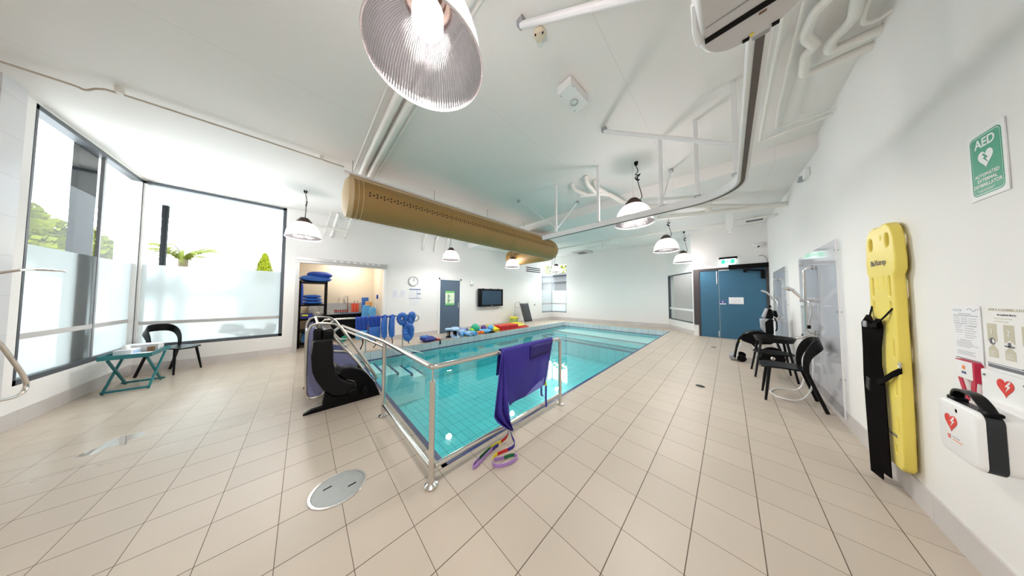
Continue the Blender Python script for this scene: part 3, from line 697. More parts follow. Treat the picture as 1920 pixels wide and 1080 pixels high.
lp = thing('street_lamp', 'thin street lamp pole with a curved arm, seen through the end window', 'street lamp', (-20.15, -6, -.05))
MB().tube([(-20.15, -6, -.05), (-20.15, -6, 4.5)]+[(-20.15+.7*(1-math.cos(t)), -6, 4.5+.45*math.sin(t)) for t in [k*PI/2/6 for k in range(1, 7)]]+[(-18.3, -6, 5.02)], .045, 8).build('pole', GREYP, lp)
MB().bx(-18.5, -18.1, -6.08, -5.92, 4.98, 5.06).build('lamp_head', GREYP, lp)
b = MB(); R = [[], []]
for k in range(41):
    y = -45+k*2.2; h = 7.5+2.2*math.sin(k*.5)+1.1*math.sin(k*1.3+1); R[0].append(b.bm.verts.new((-130, y, -.2))); R[1].append(b.bm.verts.new((-138, y, h)))
for k in range(40): b.face([R[0][k], R[0][k+1], R[1][k+1], R[1][k]])
struct(b.build('hills', mat('far_hills', (0.038, 0.044, 0.052), 0.9, var=0.08, scale=.1)))
# stacked white roofs seen through the far corner window
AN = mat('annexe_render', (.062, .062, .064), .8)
b = MB(); b.bx(-16, -6.4, 13.4, 18, -.05, 2.45); b.bx(-11.4, -10.2, 7.0, 13.39, -.05, 2.45); struct(b.build('annexe_and_sky_block', AN, smooth=False))  # second box is an unseen wing, added to block sky light from the window
b = MB(); b.bx(-16.1, -6.3, 13.2, 18.2, 2.45, 2.60); b.bx(-16, -6.5, 14.4, 18, 2.60, 3.05); b.bx(-16.1, -6.4, 14.2, 18.1, 3.05, 3.2); b.bx(-11.5, -10.1, 6.9, 13.19, 2.45, 2.60); struct(b.build('annexe_roof_and_sky_block', mat('roof_grey', (0.035, 0.036, 0.038), 0.6, var=0.04), smooth=False))  # last box roofs the wing added to block the sky
tree('garden_tree', 'tree top seen through the far corner window', (-12.5, 16.8, -.05), [((-12.5, 19.5, 4.6), (1.2, 1.2, 1.2)), ((-13.5, 19.5, 4.2), (1, 1, 1))], 1000, .3, LEAF, .1)

# ------------------------------------------------------------------ stainless balustrade with glass
RX, RY = -1.595, 0.72
t = thing('balustrade', 'stainless steel handrail with clear glass panels round the near pool corner', 'balustrade', (RX, RY, 0))
pts = [(RX, 2.459, .02), (RX, 2.459, .80)] + [(RX, 2.459-.055*(1-math.cos(k*PI/12)), .80+.055*math.sin(k*PI/12)) for k in range(1, 7)]
pts += [(RX, .78, .875)] + [(RX-.05*(1-math.cos(k*PI/12)), .78-.06*math.sin(k*PI/12), .875) for k in range(1, 7)] + [(-2.9, .71, .87), (-4.98, .52, .87)]
MB().tube(pts, .0205, 14).build('top_rail', STEEL, t)
MB().tube([(-4.98, .535, .80), (-2.93, .725, .80)], .017, 12).build('second_rail', STEEL, t)
b = MB(); b.cyl((RX, RY, 0), (RX, RY, .775), .021); b.cyl((RX, RY, .775), (RX, RY, .86), .006)
b.lathe([(.0, .003), (.048, .003), (.048, .012), (.03, .022), (.021, .03)], (RX, RY, 0), 24); b.build('post', STEEL, t)
b = MB(); b.cyl((-2.9, .71, 0), (-2.9, .71, .855), .021); b.lathe([(.0, .003), (.046, .003), (.046, .012), (.03, .022), (.021, .03)], (-2.9, .71, 0), 24); b.build('post', STEEL, t)
b = MB(); b.lathe([(.0, .003), (.046, .003), (.046, .012), (.03, .022), (.02, .03)], (RX, 2.459, 0), 24); b.build('base_flange', STEEL, t)
b = MB(); b.tube([(RX, 2.44, .125), (RX, .745, .135)], .019, 12); b.build('bottom_rail', STEEL, t)
b = MB(); b.tube([(RX-.02, RY, .135), (-2.88, .71, .13)], .019, 12); b.build('bottom_rail', STEEL, t)
b = MB(); b.bx(RX-.005, RX+.005, .77, 2.43, .14, .82); b.build('glass_panel', GLASSB, t, smooth=False)
b = MB(); b.bx(-2.87, RX-.04, RY-.013, RY-.003, .14, .82); b.build('glass_panel', GLASSB, t, smooth=False)

# handrail beside the pool steps and the floats hung over it
HX, HZ = -6.45, .87
t = thing('handrail', 'hooked stainless handrail on the far side of the pool steps, draped with blue floats', 'handrail', (HX, 1.4, 0))
MB().tube([(HX, .30, .02), (HX, .30, HZ-.06), (HX, .36, HZ), (HX, 2.33, HZ), (HX, 2.40, HZ-.02), (HX, 2.45, HZ-.07), (HX, 2.45, HZ-.13), (HX, 2.40, HZ-.18), (HX, 2.34, HZ-.19)], .019, 12).build('rail', STEEL, t)
for y in (1.15, 2.02): MB().cyl((HX, y, 0), (HX, y, HZ), .018).build('post', STEEL, t)
t = thing('step_handrail', 'steel handrail standing in the water on the pool side of the steps', 'handrail', (-5.5, 1.8, -.6))
MB().tube([(-5.45, 2.22, -.6), (-5.45, 2.22, -.05), (-5.45, 2.1, .02), (-5.45, 1.5, .26)], .017, 10).build('rail', STEEL, t)

def vest(name, label, y0, y1, z0, mt, mb, zm):
    t = thing(name, label, 'flotation vest', (HX+.04, (y0+y1)/2, z0), 'flotation garments on the handrail'); yc = (y0+y1)/2; w = y1-y0
    b = MB(); n = 9
    for sx, zb in ((.03, zm), (-.03, zm+.15)):
        b.rings([[Vector((HX+sx+.012*math.sin(i*2.2+z*9), y0+w*i/n, z)) for i in range(n+1)] for z in [HZ+.02-k*(HZ+.02-zb)/6 for k in range(7)]], closed_u=False)
    b.rings([[Vector((HX+.03*math.cos(a), y0+w*i/n, HZ+.012+.014*math.sin(a))) for i in range(n+1)] for a in [k*PI/5 for k in range(6)]], closed_u=False)
    o = b.build('upper_cloth', mt, t)
    o.modifiers.new('solid', 'SOLIDIFY').thickness = .008
    M = Matrix.Rotation(PI/2, 3, 'Y')
    MB().pillow((HX+.05, yc, (z0+zm)/2), (zm-z0)*1.05, w, .08, M, .5).build('float_pad', mb, t)
    b = MB(); b.ribbon([(HX+.05, yc+.02, z0+.05), (HX+.06, yc+.03, z0-.12), (HX+.05, yc-.02, .09)], (0, .012, 0), .004); b.build('strap', BLACKF, t)
vest('flotation_vest', 'blue vest with a light blue lower pad, leftmost on the far handrail', .93, 1.18, .36, BLUED, BLUEL, .55)
vest('flotation_vest', 'royal blue vest with a square violet-blue pad, second on the far handrail', 1.20, 1.46, .28, BLUED, BLUE, .62)
t = thing('leg_float', 'pair of long blue tube floats hanging folded over the far handrail', 'float', (HX+.04, 1.62, .28), 'flotation garments on the handrail')
for k, yc in enumerate((1.55, 1.73)):
    b = MB(); b.tube([(HX+.045, yc+.01*math.sin(z*8), z) for z in (.92, .85, .8, .7, .55, .42, .33, .29)], [.03, .06, .068, .072, .075, .072, .06, .02], 14); b.build('float_tube', BLUE, t)
    MB().bx(HX-.03, HX+.09, yc-.075, yc+.075, .83, .89).build('cuff', BLUED, t, .01)
    MB().ribbon([(HX+.05, yc, .30), (HX+.055, yc+.02, .2), (HX+.05, yc+.02, .12)], (0, .01, 0), .004).build('strap', BLACKF, t)
def ring_float(name, label, c, R, r, sx, sz, rotx, m):
    t = thing(name, label, 'float', c, 'flotation garments on the handrail'); M = Matrix.Rotation(rotx, 3, 'X')
    P = [Vector(c)+M @ Vector((0.02*math.sin(2*a), R*sx*math.cos(a), R*sz*math.sin(a))) for a in [2*PI*k/28 for k in range(28)]]
    MB().tube(P, [r*(1+.12*math.sin(3*k)) for k in range(28)], 12, closed=True).build('ring', m, t)
    MB().ribbon([P[21], P[21]+Vector((.02, .0, -.06)), P[21]+Vector((.02, .01, -.14))], (0, .012, 0), .004).build('strap', BLACKF, t)
ring_float('neck_float', 'round blue neck ring with an open middle on the far handrail', (HX+.02, 2.0, .77), .10, .065, .85, 1.2, .15, BLUE)
ring_float('neck_float', 'blue folded ring float at the hooked end of the far handrail', (HX+.03, 2.24, .78), .085, .065, .55, 1.5, -.1, BLUE)
ring_float('hip_float', 'long blue oval float hanging lowest at the end of the far handrail', (HX+.06, 2.15, .40), .12, .085, .62, 1.55, 0, BLUE)

# violet sling over the rail
t = thing('sling', 'violet mesh lifting sling draped over the steel rail, straps on the floor', 'sling', (RX, 1.8, .02))
b = MB(); nu, nv = 22, 18
def drape(u, v):
    yt = 1.40+u*(2.26-1.40); yb = 1.48+u*(2.04-1.48); zb = .34-.02*math.sin(u*PI)+.05*u
    e = v**1.15; y = yt+(yb-yt)*e+.04*math.sin(v*PI)*(u-.5); z = .893-(.893-zb)*v
    x = RX+.026+.035*v*(.6+math.sin(5.5*u+2.2*v*v)*.55)+.02*math.sin(9*u-3*v)*v*(1-u)
    return Vector((x, y, z))
rows = [[Vector((RX-.03-.01*k, 1.40+(2.26-1.40)*i/nu, .893-.09*k)) for i in range(nu+1)] for k in range(3, 0, -1)]
rows += [[Vector((RX+.025*math.sin(a), 1.40+(2.26-1.40)*i/nu, .878+.022*math.cos(a))) for i in range(nu+1)] for a in (-1.3, -.6, 0, .6, 1.3)]
rows += [[drape(i/nu, k/nv) for i in range(nu+1)] for k in range(1, nv+1)]
b.rings(rows, closed_u=False); o = b.build('main_cloth', VIOLET, t); o.modifiers.new('solid', 'SOLIDIFY').thickness = .003
b = MB(); rows = []
for k in range(15):
    v = k/14; z = .89-.74*v
    w = .02+.26*v if v < .72 else .207-.205*((v-.72)/.28)**1.4
    yr = 1.40+.065*v; rows.append([Vector((RX+.045+.022*math.sin(s*1.7+v*2)*(.4+v)+.05*v, yr-w*(1-s/9), z+(.06*v*(s/9-.5) if v < .72 else -.02*(1-s/9)))) for s in range(10)])
b.rings(rows, closed_u=False); o = b.build('gathered_fold', VIOLETS, t); o.modifiers.new('solid', 'SOLIDIFY').thickness = .004
b = MB(); b.rings([[drape(.5+.47*i/6, .05+.26*k/4)+Vector((.006, 0, 0)) for i in range(7)] for k in range(5)], closed_u=False); o = b.build('dark_pocket', mat('navy_mesh', (0.02, 0.012, 0.16), 0.7, var=.1), t); o.modifiers.new('solid', 'SOLIDIFY').thickness = .003
b = MB(); b.rings([[Vector((RX+.03, 2.25-.02*s-.16*(k/5)*(1-.3*s), .86-.46*k/5)) for s in range(3)] for k in range(6)], closed_u=False); b.rings([[Vector((RX+.035, 2.24-.20*k/8, .88-.5*k/8+.0)), Vector((RX+.035, 2.255-.2*k/8, .88-.5*k/8))] for k in range(9)], closed_u=False)
o = b.build('net_edge', VNET, t); o.modifiers.new('solid', 'SOLIDIFY').thickness = .003
b = MB(); b.rings([[drape(.38+.55*i/6, 1-.17*(k/4)*(i/6))+Vector((.006, 0, 0)) for i in range(7)] for k in range(5)], closed_u=False); b.build('pale_tab', mat('pale_violet_net', (0.18, 0.2, 0.55), 0.6), t)
def strap(name, P, cols, hv=(0, 0, .014)):
    """webbing loop in coloured lengths"""
    n = len(P); k = len(cols)
    for i, m in enumerate(cols):
        a, c = int(i*(n-1)/k), int((i+1)*(n-1)/k); MB().ribbon(P[a:c+1], hv, .004).build(name, m, t)
def spline(P, n=8):
    P = [Vector(p) for p in P]; Q = []
    for i in range(len(P)-1):
        p0, p1, p2, p3 = P[max(i-1, 0)], P[i], P[i+1], P[min(i+2, len(P)-1)]
        for k in range(n):
            s = k/n; Q.append(.5*((2*p1)+(p2-p0)*s+(2*p0-5*p1+4*p2-p3)*s*s+(3*p1-p0-3*p2+p3)*s**3))
    return Q+[P[-1]]
DGREEN = mat('dark_green_webbing', (0.01, 0.16, 0.05), 0.6)
strap('strap', spline([(-1.53, 1.45, .2), (-1.545, 1.46, .07), (-1.56, 1.40, .03), (-1.575, 1.30, .022), (-1.555, 1.17, .02), (-1.525, 1.06, .02), (-1.50, 1.03, .02), (-1.495, 1.07, .02), (-1.53, 1.18, .02), (-1.55, 1.28, .02), (-1.555, 1.35, .02)]), [VIOLETS, RED, YEL, DGREEN, LILACS, LILACS, LILACS, LILACS, VIOLETS])
strap('strap', spline([(-1.53, 1.46, .2), (-1.52, 1.49, .06), (-1.47, 1.48, .02), (-1.44, 1.42, .02), (-1.46, 1.32, .02), (-1.475, 1.24, .02), (-1.44, 1.18, .02), (-1.385, 1.17, .02), (-1.335, 1.24, .02), (-1.315, 1.33, .02), (-1.335, 1.375, .02), (-1.375, 1.35, .02), (-1.41, 1.26, .02), (-1.44, 1.20, .022)]), [VIOLETS, VIOLETS, VIOLETS, RED, YEL, LILACS, LILACS, LILACS, LILACS, DGREEN, LILACS])
strap('strap', spline([(RX+.045, 2.05, .46), (RX+.05, 2.08, .36), (RX+.05, 2.08, .22), (RX+.05, 2.09, .11)]), [YEL, VIOLETS, VIOLETS], (0, .016, 0))
strap('strap', spline([(RX+.05, 2.02, .46), (RX+.055, 1.99, .38), (RX+.055, 1.99, .29), (RX+.055, 2.02, .26)]), [VIOLETS], (0, .014, 0))

# ------------------------------------------------------------------ pool lift
LIFTM = mat('satin_steel', (0.60, 0.57, 0.53), 0.3, 0.85)
t = thing('pool_lift', 'bulky black pool lift with curved chrome tube frame, parked at the pool edge', 'pool lift', (-4.05, .42, 0))
shell = [(.10, .86), (.13, .875), (.28, .87), (.29, .69), (.295, .56), (.325, .43), (.37, .355), (.44, .30), (.53, .255), (.535, .17), (.42, .13), (.31, .155), (.20, .26), (.13, .40), (.098, .5), (.085, .67)]
wedge = [(.20, 0), (.45, 0), (.825, 0), (.80, .08), (.74, .22), (.66, .34), (.59, .41), (.48, .455), (.40, .455), (.36, .40), (.42, .33), (.52, .28), (.55, .20), (.53, .15), (.42, .11), (.31, .14), (.225, .215), (.205, .12)]
for x in (-3.60, -4.62):
    MB().prism(shell, (x, 0, 0), (0, 1, 0), (0, 0, 1), .09).build('side_shell', BLACKS, t, .015, 2)
    MB().prism(wedge, (x-.03, 0, 0), (0, 1, 0), (0, 0, 1), .09).build('side_base', BLACK, t, .008, 2)
    MB().prism([(.03, 0), (.22, 0), (.22, .055), (.10, .045), (.035, .015)], (x, 0, 0), (0, 1, 0), (0, 0, 1), .06).build('foot', BLACK, t, .006)
b = MB(); b.bx(-4.6, -3.55, .46, .52, .0, .03); b.build('cross_member', BLACK, t, .01)
MB().bx(-4.50, -3.69, .10, .19, .55, 1.0).build('backrest', BLACKS, t, .03, 3); MB().bx(-4.4, -3.66, .19, .30, .84, .985).build('headrest', BLACKS, t, .03, 3)
MB().pillow((-4.08, .46, .36), .86, .42, .12, Matrix.Rotation(-.5, 3, 'X'), .4).build('seat', BLACKS, t)
loop = [(.08, .14), (.055, .2), (.045, .45), (.045, .85), (.05, .97), (.08, 1.04), (.14, 1.065), (.22, 1.06), (.31, 1.04), (.38, .985), (.52, .745), (.68, .46), (.80, .235), (.815, .19), (.79, .155), (.76, .175), (.66, .33), (.50, .59), (.33, .83), (.30, .89), (.31, .95), (.36, .99)]
for x in (-3.72, -4.45):
    MB().tube([(x, p[0], p[1]+(.03 if x < -4 else 0)) for p in loop], .016, 10).build('frame_tube', LIFTM, t)
    MB().tube([(x, .08, .14), (x, .12, .125), (x, .20, .13), (x, .23, .17)], .016, 10).build('frame_tube', LIFTM, t)
    MB().prism([(.06, .18), (.10, .145), (.22, .145), (.21, .25), (.12, .42), (.085, .60), (.085, .86), (.12, .90), (.12, 1.03), (.07, 1.0)], (x-.004, 0, 0), (0, 1, 0), (0, 0, 1), .008).build('side_panel', LILAC, t)
    MB().prism([(.30, .66), (.50, .60), (.66, .36), (.78, .18), (.72, .20), (.60, .42), (.47, .475), (.38, .46), (.30, .56)], (x-.004, 0, 0), (0, 1, 0), (0, 0, 1), .008).build('side_panel', LILAC, t)
for y, z in ((.05, .9), (.14, 1.065), (.80, .21)): MB().tube([(-3.72, y, z), (-4.45, y, z+.03)], .014, 10).build('cross_tube', LIFTM, t)
MB().tube([(-3.73, .31, .68), (-3.73, .42, .655), (-3.73, .52, .60)], .012, 8).build('arm_tube', LIFTM, t)
MB().tube([(-3.74, .36, .83), (-3.74, .47, .81), (-3.74, .51, .77), (-3.74, .46, .73), (-3.74, .40, .74)], .010, 8).build('arm_tube', LIFTM, t)
for k in range(3): MB().tube([(-3.80-.09*k, .62, .50), (-3.80-.09*k, .70, .36), (-3.80-.09*k, .74, .27)], .007, 6).build('spring_rod', LIFTM, t)
MB().prism([(.38, .80), (.47, .86), (.52, .80), (.43, .74)], (-3.95, 0, 0), (0, 1, 0), (0, 0, 1), .006).build('green_label', GREEN, t)
b = MB(); b.ball((-3.50, .50, .15), (.02, .06, .05)); b.ball((-3.50, .63, .12), (.02, .035, .07)); b.build('brake_lever', BLACK, t)

# ------------------------------------------------------------------ dining chair, built once
def chair_proto(loc, rz, label):
    t = thing('chair', label, 'chair', (0, 0, 0), 'black chairs with curved backrests')
    b = MB()
    prof = [(-.20, -.11), (-.19, .10), (-.20, .22), (-.16, .275), (0, .29), (.16, .275), (.20, .22), (.19, .10), (.20, -.11)]
    top = [Vector((x, y, .475-.012*math.cos(x*8)-.02*(y > .2)*(y-.2)/.09)) for x, y in prof]
    b.rings([[p-Vector((0, 0, .022)) for p in top], top]); b.build('seat', BLACKS, t, .008)
    for s in (-1, 1):
        MB().tube([(s*.155, .20, .455), (s*.18, .225, .23), (s*.205, .25, 0)], [.018, .017, .012], 8).build('leg', BLACKS, t)
        MB().bar([(s*.225, -.235, 0), (s*.215, -.15, .28), (s*.205, -.10, .46)], .024, .034, (0, 1, 0)).build('leg', BLACKS, t, .006)
    P, Wd = [], []
    up_ = [(.205, -.10, .44), (.206, -.092, .52), (.208, -.098, .60), (.21, -.118, .68), (.205, -.155, .755), (.175, -.195, .805), (.12, -.225, .825), (0, -.245, .83)]
    wid = [(0, .022, 0), (0, .024, 0), (0, .028, .004), (0, .034, .016), (0, .036, .042), (0, .026, .060), (0, .016, .066), (0, .012, .066)]
    P = [Vector(p) for p in up_]+[Vector((-p[0], p[1], p[2])) for p in up_[-2::-1]]; Wd = wid+wid[-2::-1]
    MB().ribbon(P, Wd, .018).build('backrest', BLACKS, t, .006, 2, sub=1)
    for s in (-1, 1): pass
    t.location = loc; t.rotation_euler = (0, 0, rz); return t
ch = chair_proto((.572, 4.79, 0), PI/2, 'black chair with curved backrest against the clear shower panel, nearest on the right')
dup(ch, (-7.26, -1.72, 0), math.radians(-31.7), 'black chair with curved backrest below the large window, behind the green table')

# ------------------------------------------------------------------ green folding tray table and what lies on it
t = thing('tray_table', 'teal green folding tray table with crossed legs under the windows', 'table', (-6.51, -1.83, 0))
A, B, C_, D = Vector((-6.25, -2.0, 0)), Vector((-6.783, -1.99, 0)), Vector((-6.24, -1.66, 0)), Vector((-6.748, -1.676, 0))
ZT = .50; up1 = Vector((0, 0, ZT))
c0 = (A+B+C_+D)/4; ux = (B-A+D-C_).normalized(); uy = (C_-A+D-B).normalized(); LX, LY = .66, .40
def tp(a, c, z): return c0+ux*a+uy*c+Vector((0, 0, z))
for s in (-1, 1):
    y = s*.165
    for k in (-1, 1):
        MB().bar([tp(-.255*k, y+.012*k*s, .01), tp(.255*k, y+.012*k*s, ZT-.02)], .03, .02, uy).build('leg', TEAL, t, .003)
for k in (-1, 1): MB().bar([tp(.25*k, -.19, .03), tp(.25*k, .19, .03)], .022, .03).build('stretcher', TEAL, t, .003)
b = MB(); M3 = Matrix((ux, uy, (0, 0, 1))).transposed()
b.box(tp(0, 0, ZT), (LX-.02, LY-.02, .012), M3); b.build('tray_base', TEAL, t)
for k in (-1, 1):
    MB().box(tp(0, k*LY/2, ZT+.025), (LX, .016, .06), M3).build('tray_rim', TEAL, t, .003); MB().box(tp(k*LX/2, 0, ZT+.025), (.016, LY, .06), M3).build('tray_rim', TEAL, t, .003)
MB().box(tp(-.03, -LY/2-.009, ZT+.02), (.05, .006, .02), M3).build('clasp', STEEL, t)
MB().box(tp(-.03, LY/2+.009, ZT+.02), (.05, .006, .02), M3).build('clasp', STEEL, t)
def carton(name, label, cat, a, c, sx, sy, h, m, rz=0, extra=None):
    t = thing(name, label, cat, tp(a, c, ZT+.006)); R = M3 @ Matrix.Rotation(rz, 3, 'Z')
    MB().box(tp(a, c, ZT+.006+h/2), (sx, sy, h), R).build('box', m, t, .003)
    if extra: extra(t, R)
def lid(t, R): MB().box(tp(.20, .0, ZT+.006+.117), (.22, .31, .012), R).build('lid', PAPER, t, .002); MB().box(tp(.20, .155, ZT+.05), (.13, .004, .006), R).build('slot', INKL, t)
carton('carton', 'long white cardboard box on the left of the teal tray table', 'box', .20, 0, .21, .30, .11, PAPER, 0, lid)
def tis(t, R): MB().pillow(tp(-.05, -.08, ZT+.006+.115), .09, .05, .08, R, .5).build('tissue', PAPER, t); MB().box(tp(-.05, .006, ZT+.05), (.14, .004, .05), R).build('blue_print', BLUEP, t)
carton('tissue_box', 'white and blue tissue box beside the brown cup on the tray table', 'box', -.05, -.07, .20, .15, .09, PAPER, .1, tis)
c = tp(.045, .1, ZT+.006); cu = MB(); cu.lathe([(.0, 0), (.028, 0), (.036, .085), (.033, .085), (.026, .006), (0, .006)], c, 20); tag(cu.build('cup', mat('brown_card', (0.25, 0.13, 0.06), 0.6), None), 'brown paper cup between the white boxes on the tray table', 'cup')
pb = MB()
for k in range(3): pb.box(tp(-.14, .05, ZT+.010+k*.007), (.24, .17, .006), M3 @ Matrix.Rotation(.08*k-.05, 3, 'Z'))
tag(pb.build('paper_stack', PAPER, None), 'loose white papers lying at the right end of the tray table', 'papers')

# ------------------------------------------------------------------ shower at the left edge
t = thing('wall_shower_set', 'steel shower head on a long arm and curved grab rail at the left edge', 'shower', (-4.60, -1.9, .5))
hd = on(83, 507, 'y', -1.75)
MB().tube([(-4.40, -2.12, 1.62), (-4.3, -1.85, 1.60), hd+Vector((.25, 0, -.02)), hd+Vector((.05, 0, .012))], [.011, .011, .010, .012], 10).build('shower_arm', STEEL, t)
MB().lathe([(0, .018), (.04, .016), (.09, .006), (.095, -.002), (.09, -.01), (0, -.01)], hd, 28).build('shower_head', STEEL, t)
gp = [on(x_, y_, 'y', -1.9) for x_, y_ in ((-30, 615), (0, 645), (25, 678), (42, 702), (49, 718), (45, 733), (28, 744), (0, 751), (-40, 757))]
MB().tube(spline(gp, 4), .014, 10).build('grab_rail', STEEL, t)
MB().tube([(-4.7, -2.15, .82), (-4.3, -2.15, .84)], .014, 10).build('grab_bar', TRIMW, t)

# ------------------------------------------------------------------ storeroom contents
t = thing('shelving', 'black slotted steel shelving just inside the storeroom opening', 'shelving', (-8.35, .17, 0))
for x in (-8.12, -8.62):
    for y in (-.07, .47): MB().bx(x-.02, x+.02, y-.02, y+.02, 0, 1.83).build('upright', BLACK, t)
for z in (.08, .42, .74, 1.13, 1.76): MB().bx(-8.64, -8.10, -.09, .49, z, z+.04).build('shelf', BLACK, t)
def cushion(label, x, y, z, sx, sy, sz, m=BLUE, rz=0.0, puff=.006, g='blue cushions on the storeroom shelves'):
    M = Matrix.Rotation(rz, 3, 'Z'); o = MB().pillow((x, y, z+sz/2), sx, sy, sz, M, .42, 12, puff).build('cushion', m, None); return tag(o, label, 'cushion', g)
cushion('blue cushion lying directly on the top storeroom shelf', -8.33, .24, 1.815, .5, .72, .17, BLUE, .05, .02)
cushion('blue cushion crowning the pile on the top storeroom shelf', -8.35, .33, 1.945, .46, .56, .15, BLUED, -.15, .02)
for k, l in enumerate(('bottom', 'middle', 'top')): cushion('blue cushion, %s one of three on the middle storeroom shelf' % l, -8.36, .19-.012*k, 1.175+.09*k, .46, .46-.02*k, .085, BLUE, .03*k, .008)
o = MB().pillow((-8.05, -.03, 1.45), .3, .05, .62, Matrix.Rotation(.1, 3, 'Y'), .5).build('float_belt', BLUED, None); tag(o, 'royal blue float hanging down the left upright of the shelving', 'float')
for k in range(7): tag(MB().pillow((-8.34, .2+.005*(k % 2), .148+.037*k), .40, .44, .035, None, .3).build('foam_mat', BLUEL, None), 'sky blue foam mat in the stack on the lowest storeroom shelf', 'mat', 'sky blue foam mats on the lowest shelf')
t = thing('basket', 'dark shelf basket with a yellow handle below the cushions', 'basket', (-8.3, .05, .78)); MB().bx(-8.45, -8.15, -.04, .2, .785, .92).build('box', NAVY, t, .01); MB().bx(-8.14, -8.12, -.02, .1, .86, .90).build('handle', YEL, t)
t = thing('sink_bench', 'stainless sink bench along the back wall of the storeroom', 'sink', (-9.0, .8, 0))
MB().bx(-9.29, -8.75, .1, 1.6, .82, .87).build('worktop', STEEL, t, .004); MB().bx(-9.29, -9.27, .1, 1.6, .87, 1.17).build('splashback', mat('brushed_steel', (0.55, 0.56, 0.56), 0.4, .7, var=.05), t); MB().bx(-9.28, -8.8, .12, 1.58, .05, .82).build('cabinet', BLACK, t)
MB().bx(-9.25, -9.1, .12, .38, .88, 1.12).build('dispenser', STEEL, t, .01)
for y in (.14, .33): MB().lathe([(0, .02), (.02, .02), (.025, 0), (.02, -.02), (0, -.02)], (-9.06, y, 1.08), 12).build('tap_knob', CHROME, t)
for y in (.86, 1.0): b = MB(); b.cyl((-9.27, y, 1.36), (-9.16, y, 1.36), .02); b.cyl((-9.17, y, 1.36), (-9.17, y, 1.28), .012); b.build('tap', CHROME, t)
MB().tube([(-9.27, 1.02, 1.34), (-9.18, 1.03, 1.42), (-9.15, 1.08, 1.40), (-9.15, 1.09, 1.0), (-9.15, 1.1, .85)], .012, 8).build('spray_hose', STEEL, t)
MB().tube([(-9.0, 1.36, .87), (-9.0, 1.36, 1.2), (-9.0, 1.32, 1.27), (-9.0, 1.27, 1.25), (-9.0, 1.25, 1.17)], .013, 8).build('gooseneck_tap', CHROME, t)
for k in range(8):
    y = .72+.045*k; t = thing('hand_paddle', 'small dark red and black paddle in the row along the sink bench', 'paddle', (-8.72, y, .87), 'hand paddles along the sink bench')
    MB().bx(-8.74, -8.71, y-.012, y+.012, .87, .97).build('grip', BLACK, t); MB().bx(-8.745, -8.705, y-.017, y+.017, .91, .94).build('band', RED, t)
for y, m, l in ((1.20, CORAL, 'left coral red foam noodle standing in the storeroom'), (1.27, CORAL, 'middle coral red foam noodle standing in the storeroom'), (1.34, CORAL, 'right coral red foam noodle standing in the storeroom')):
    tag(MB().tube([(-8.95, y, .872), (-8.95, y, 1.0), (-8.95, y, 1.16)], .034, 10).build('foam_noodle', m, None), l, 'noodle', 'foam noodles in the storeroom')
for y, z, m, l, ang in ((1.40, 1.10, BLUEL, 'slim blue kickboard leaning left of the tan board', .12), (1.46, 1.22, TAN, 'tan board leaning upright in the storeroom', .14), (1.55, 1.36, BLUE, 'tall blue board leaning right of the tan board', -.05)):
    tag(MB().bar([(-8.45-.07*(y-1.4)/.06, y-.02, 0), (-8.5-.07*(y-1.4)/.06, y+ang, z)], .20, .045, (1, 0, 0)).build('leaning_board', m, None, .015), l, 'board')
tag(MB().pillow((-8.3, 1.65, .88), .12, .22, .34, None, .5).build('float_bag', BLUEL, None), 'sky blue bag hanging right of the leaning boards', 'bag')
tag(MB().pillow((-8.3, 1.5, .60), .12, .2, .30, None, .5).build('float_bag', BLUE, None), 'dark blue bag low behind the hanging vests', 'bag')
t = thing('mop', 'white mop pole with a blue head upright at the right of the storeroom', 'mop', (-8.3, 1.72, .0)); MB().cyl((-8.3, 1.62, 0), (-8.35, 1.78, 1.34), .012).build('pole', TRIMW, t); MB().box((-8.36, 1.79, 1.38), (.05, .05, .14)).build('head', BLUED, t, .01)

# ------------------------------------------------------------------ things on the left wall
X0 = XL+.002
t = thing('clock', 'round grey-rimmed wall clock above the timetable poster', 'clock', (XL, 2.69, 1.92))
M = FACE['left']; c = Vector((XL, 2.69, 1.92))
MB().lathe([(.165, .0), (.165, .03), (.15, .035), (.15, .02)], c, 36, M).build('rim', GREYP, t); fa = MB().lathe([(0, .018), (.15, .018)], c, 36, M).build('face', SIGNW, t)
b = MB()
for k in range(12):
    a = k*PI/6; b.box(c+Vector((.020, .125*math.sin(a), .125*math.cos(a))), (.002, .012, .022), Matrix.Rotation(a, 3, (-1, 0, 0)))
b.build('hour_marks', INK, fa)
for n_, a, L, w in (('hour_hand', .6, .08, .012), ('minute_hand', .15, .12, .008)): MB().box(c+Vector((.023, math.sin(a)*L/2, math.cos(a)*L/2)), (.002, w, L), Matrix.Rotation(a, 3, (-1, 0, 0))).build(n_, INK, t)
def lines(parent, O, face, rows, m, d=.0008, name='printing'):
    R = FACE[face]; b = MB()
    for x, y, w, h in rows: b.box(Vector(O)+R @ Vector((x+w/2, y, d)), (w, h, .0008), R)
    return b.build(name, m, parent, smooth=False)
t = thing('timetable_poster', 'blue-headed timetable poster under the clock', 'poster', (XL, 2.76, 1.32)); O = (X0, 2.565, 1.32)
plate('sheet', [[(0, 0), (.39, 0), (.39, .335), (0, .335)]], O, 'left', .003, PAPER, t)
O2 = (X0+.003, 2.565, 1.32)
lines(t, O2, 'left', [(.0, .32, .39, .03), (.26, .17, .13, .03), (.0, .008, .39, .015), (.255, .17, .008, .3)], mat('poster_blue', (0.03, 0.09, 0.3), 0.6), name='blue_header')
lines(t, O2, 'left', [(.015, .05+.028*k, .22, .004) for k in range(9)]+[(.28, .05+.03*k, .09, .005) for k in range(3)]+[(.28, .21+.03*k, .09, .005) for k in range(3)], INKL)
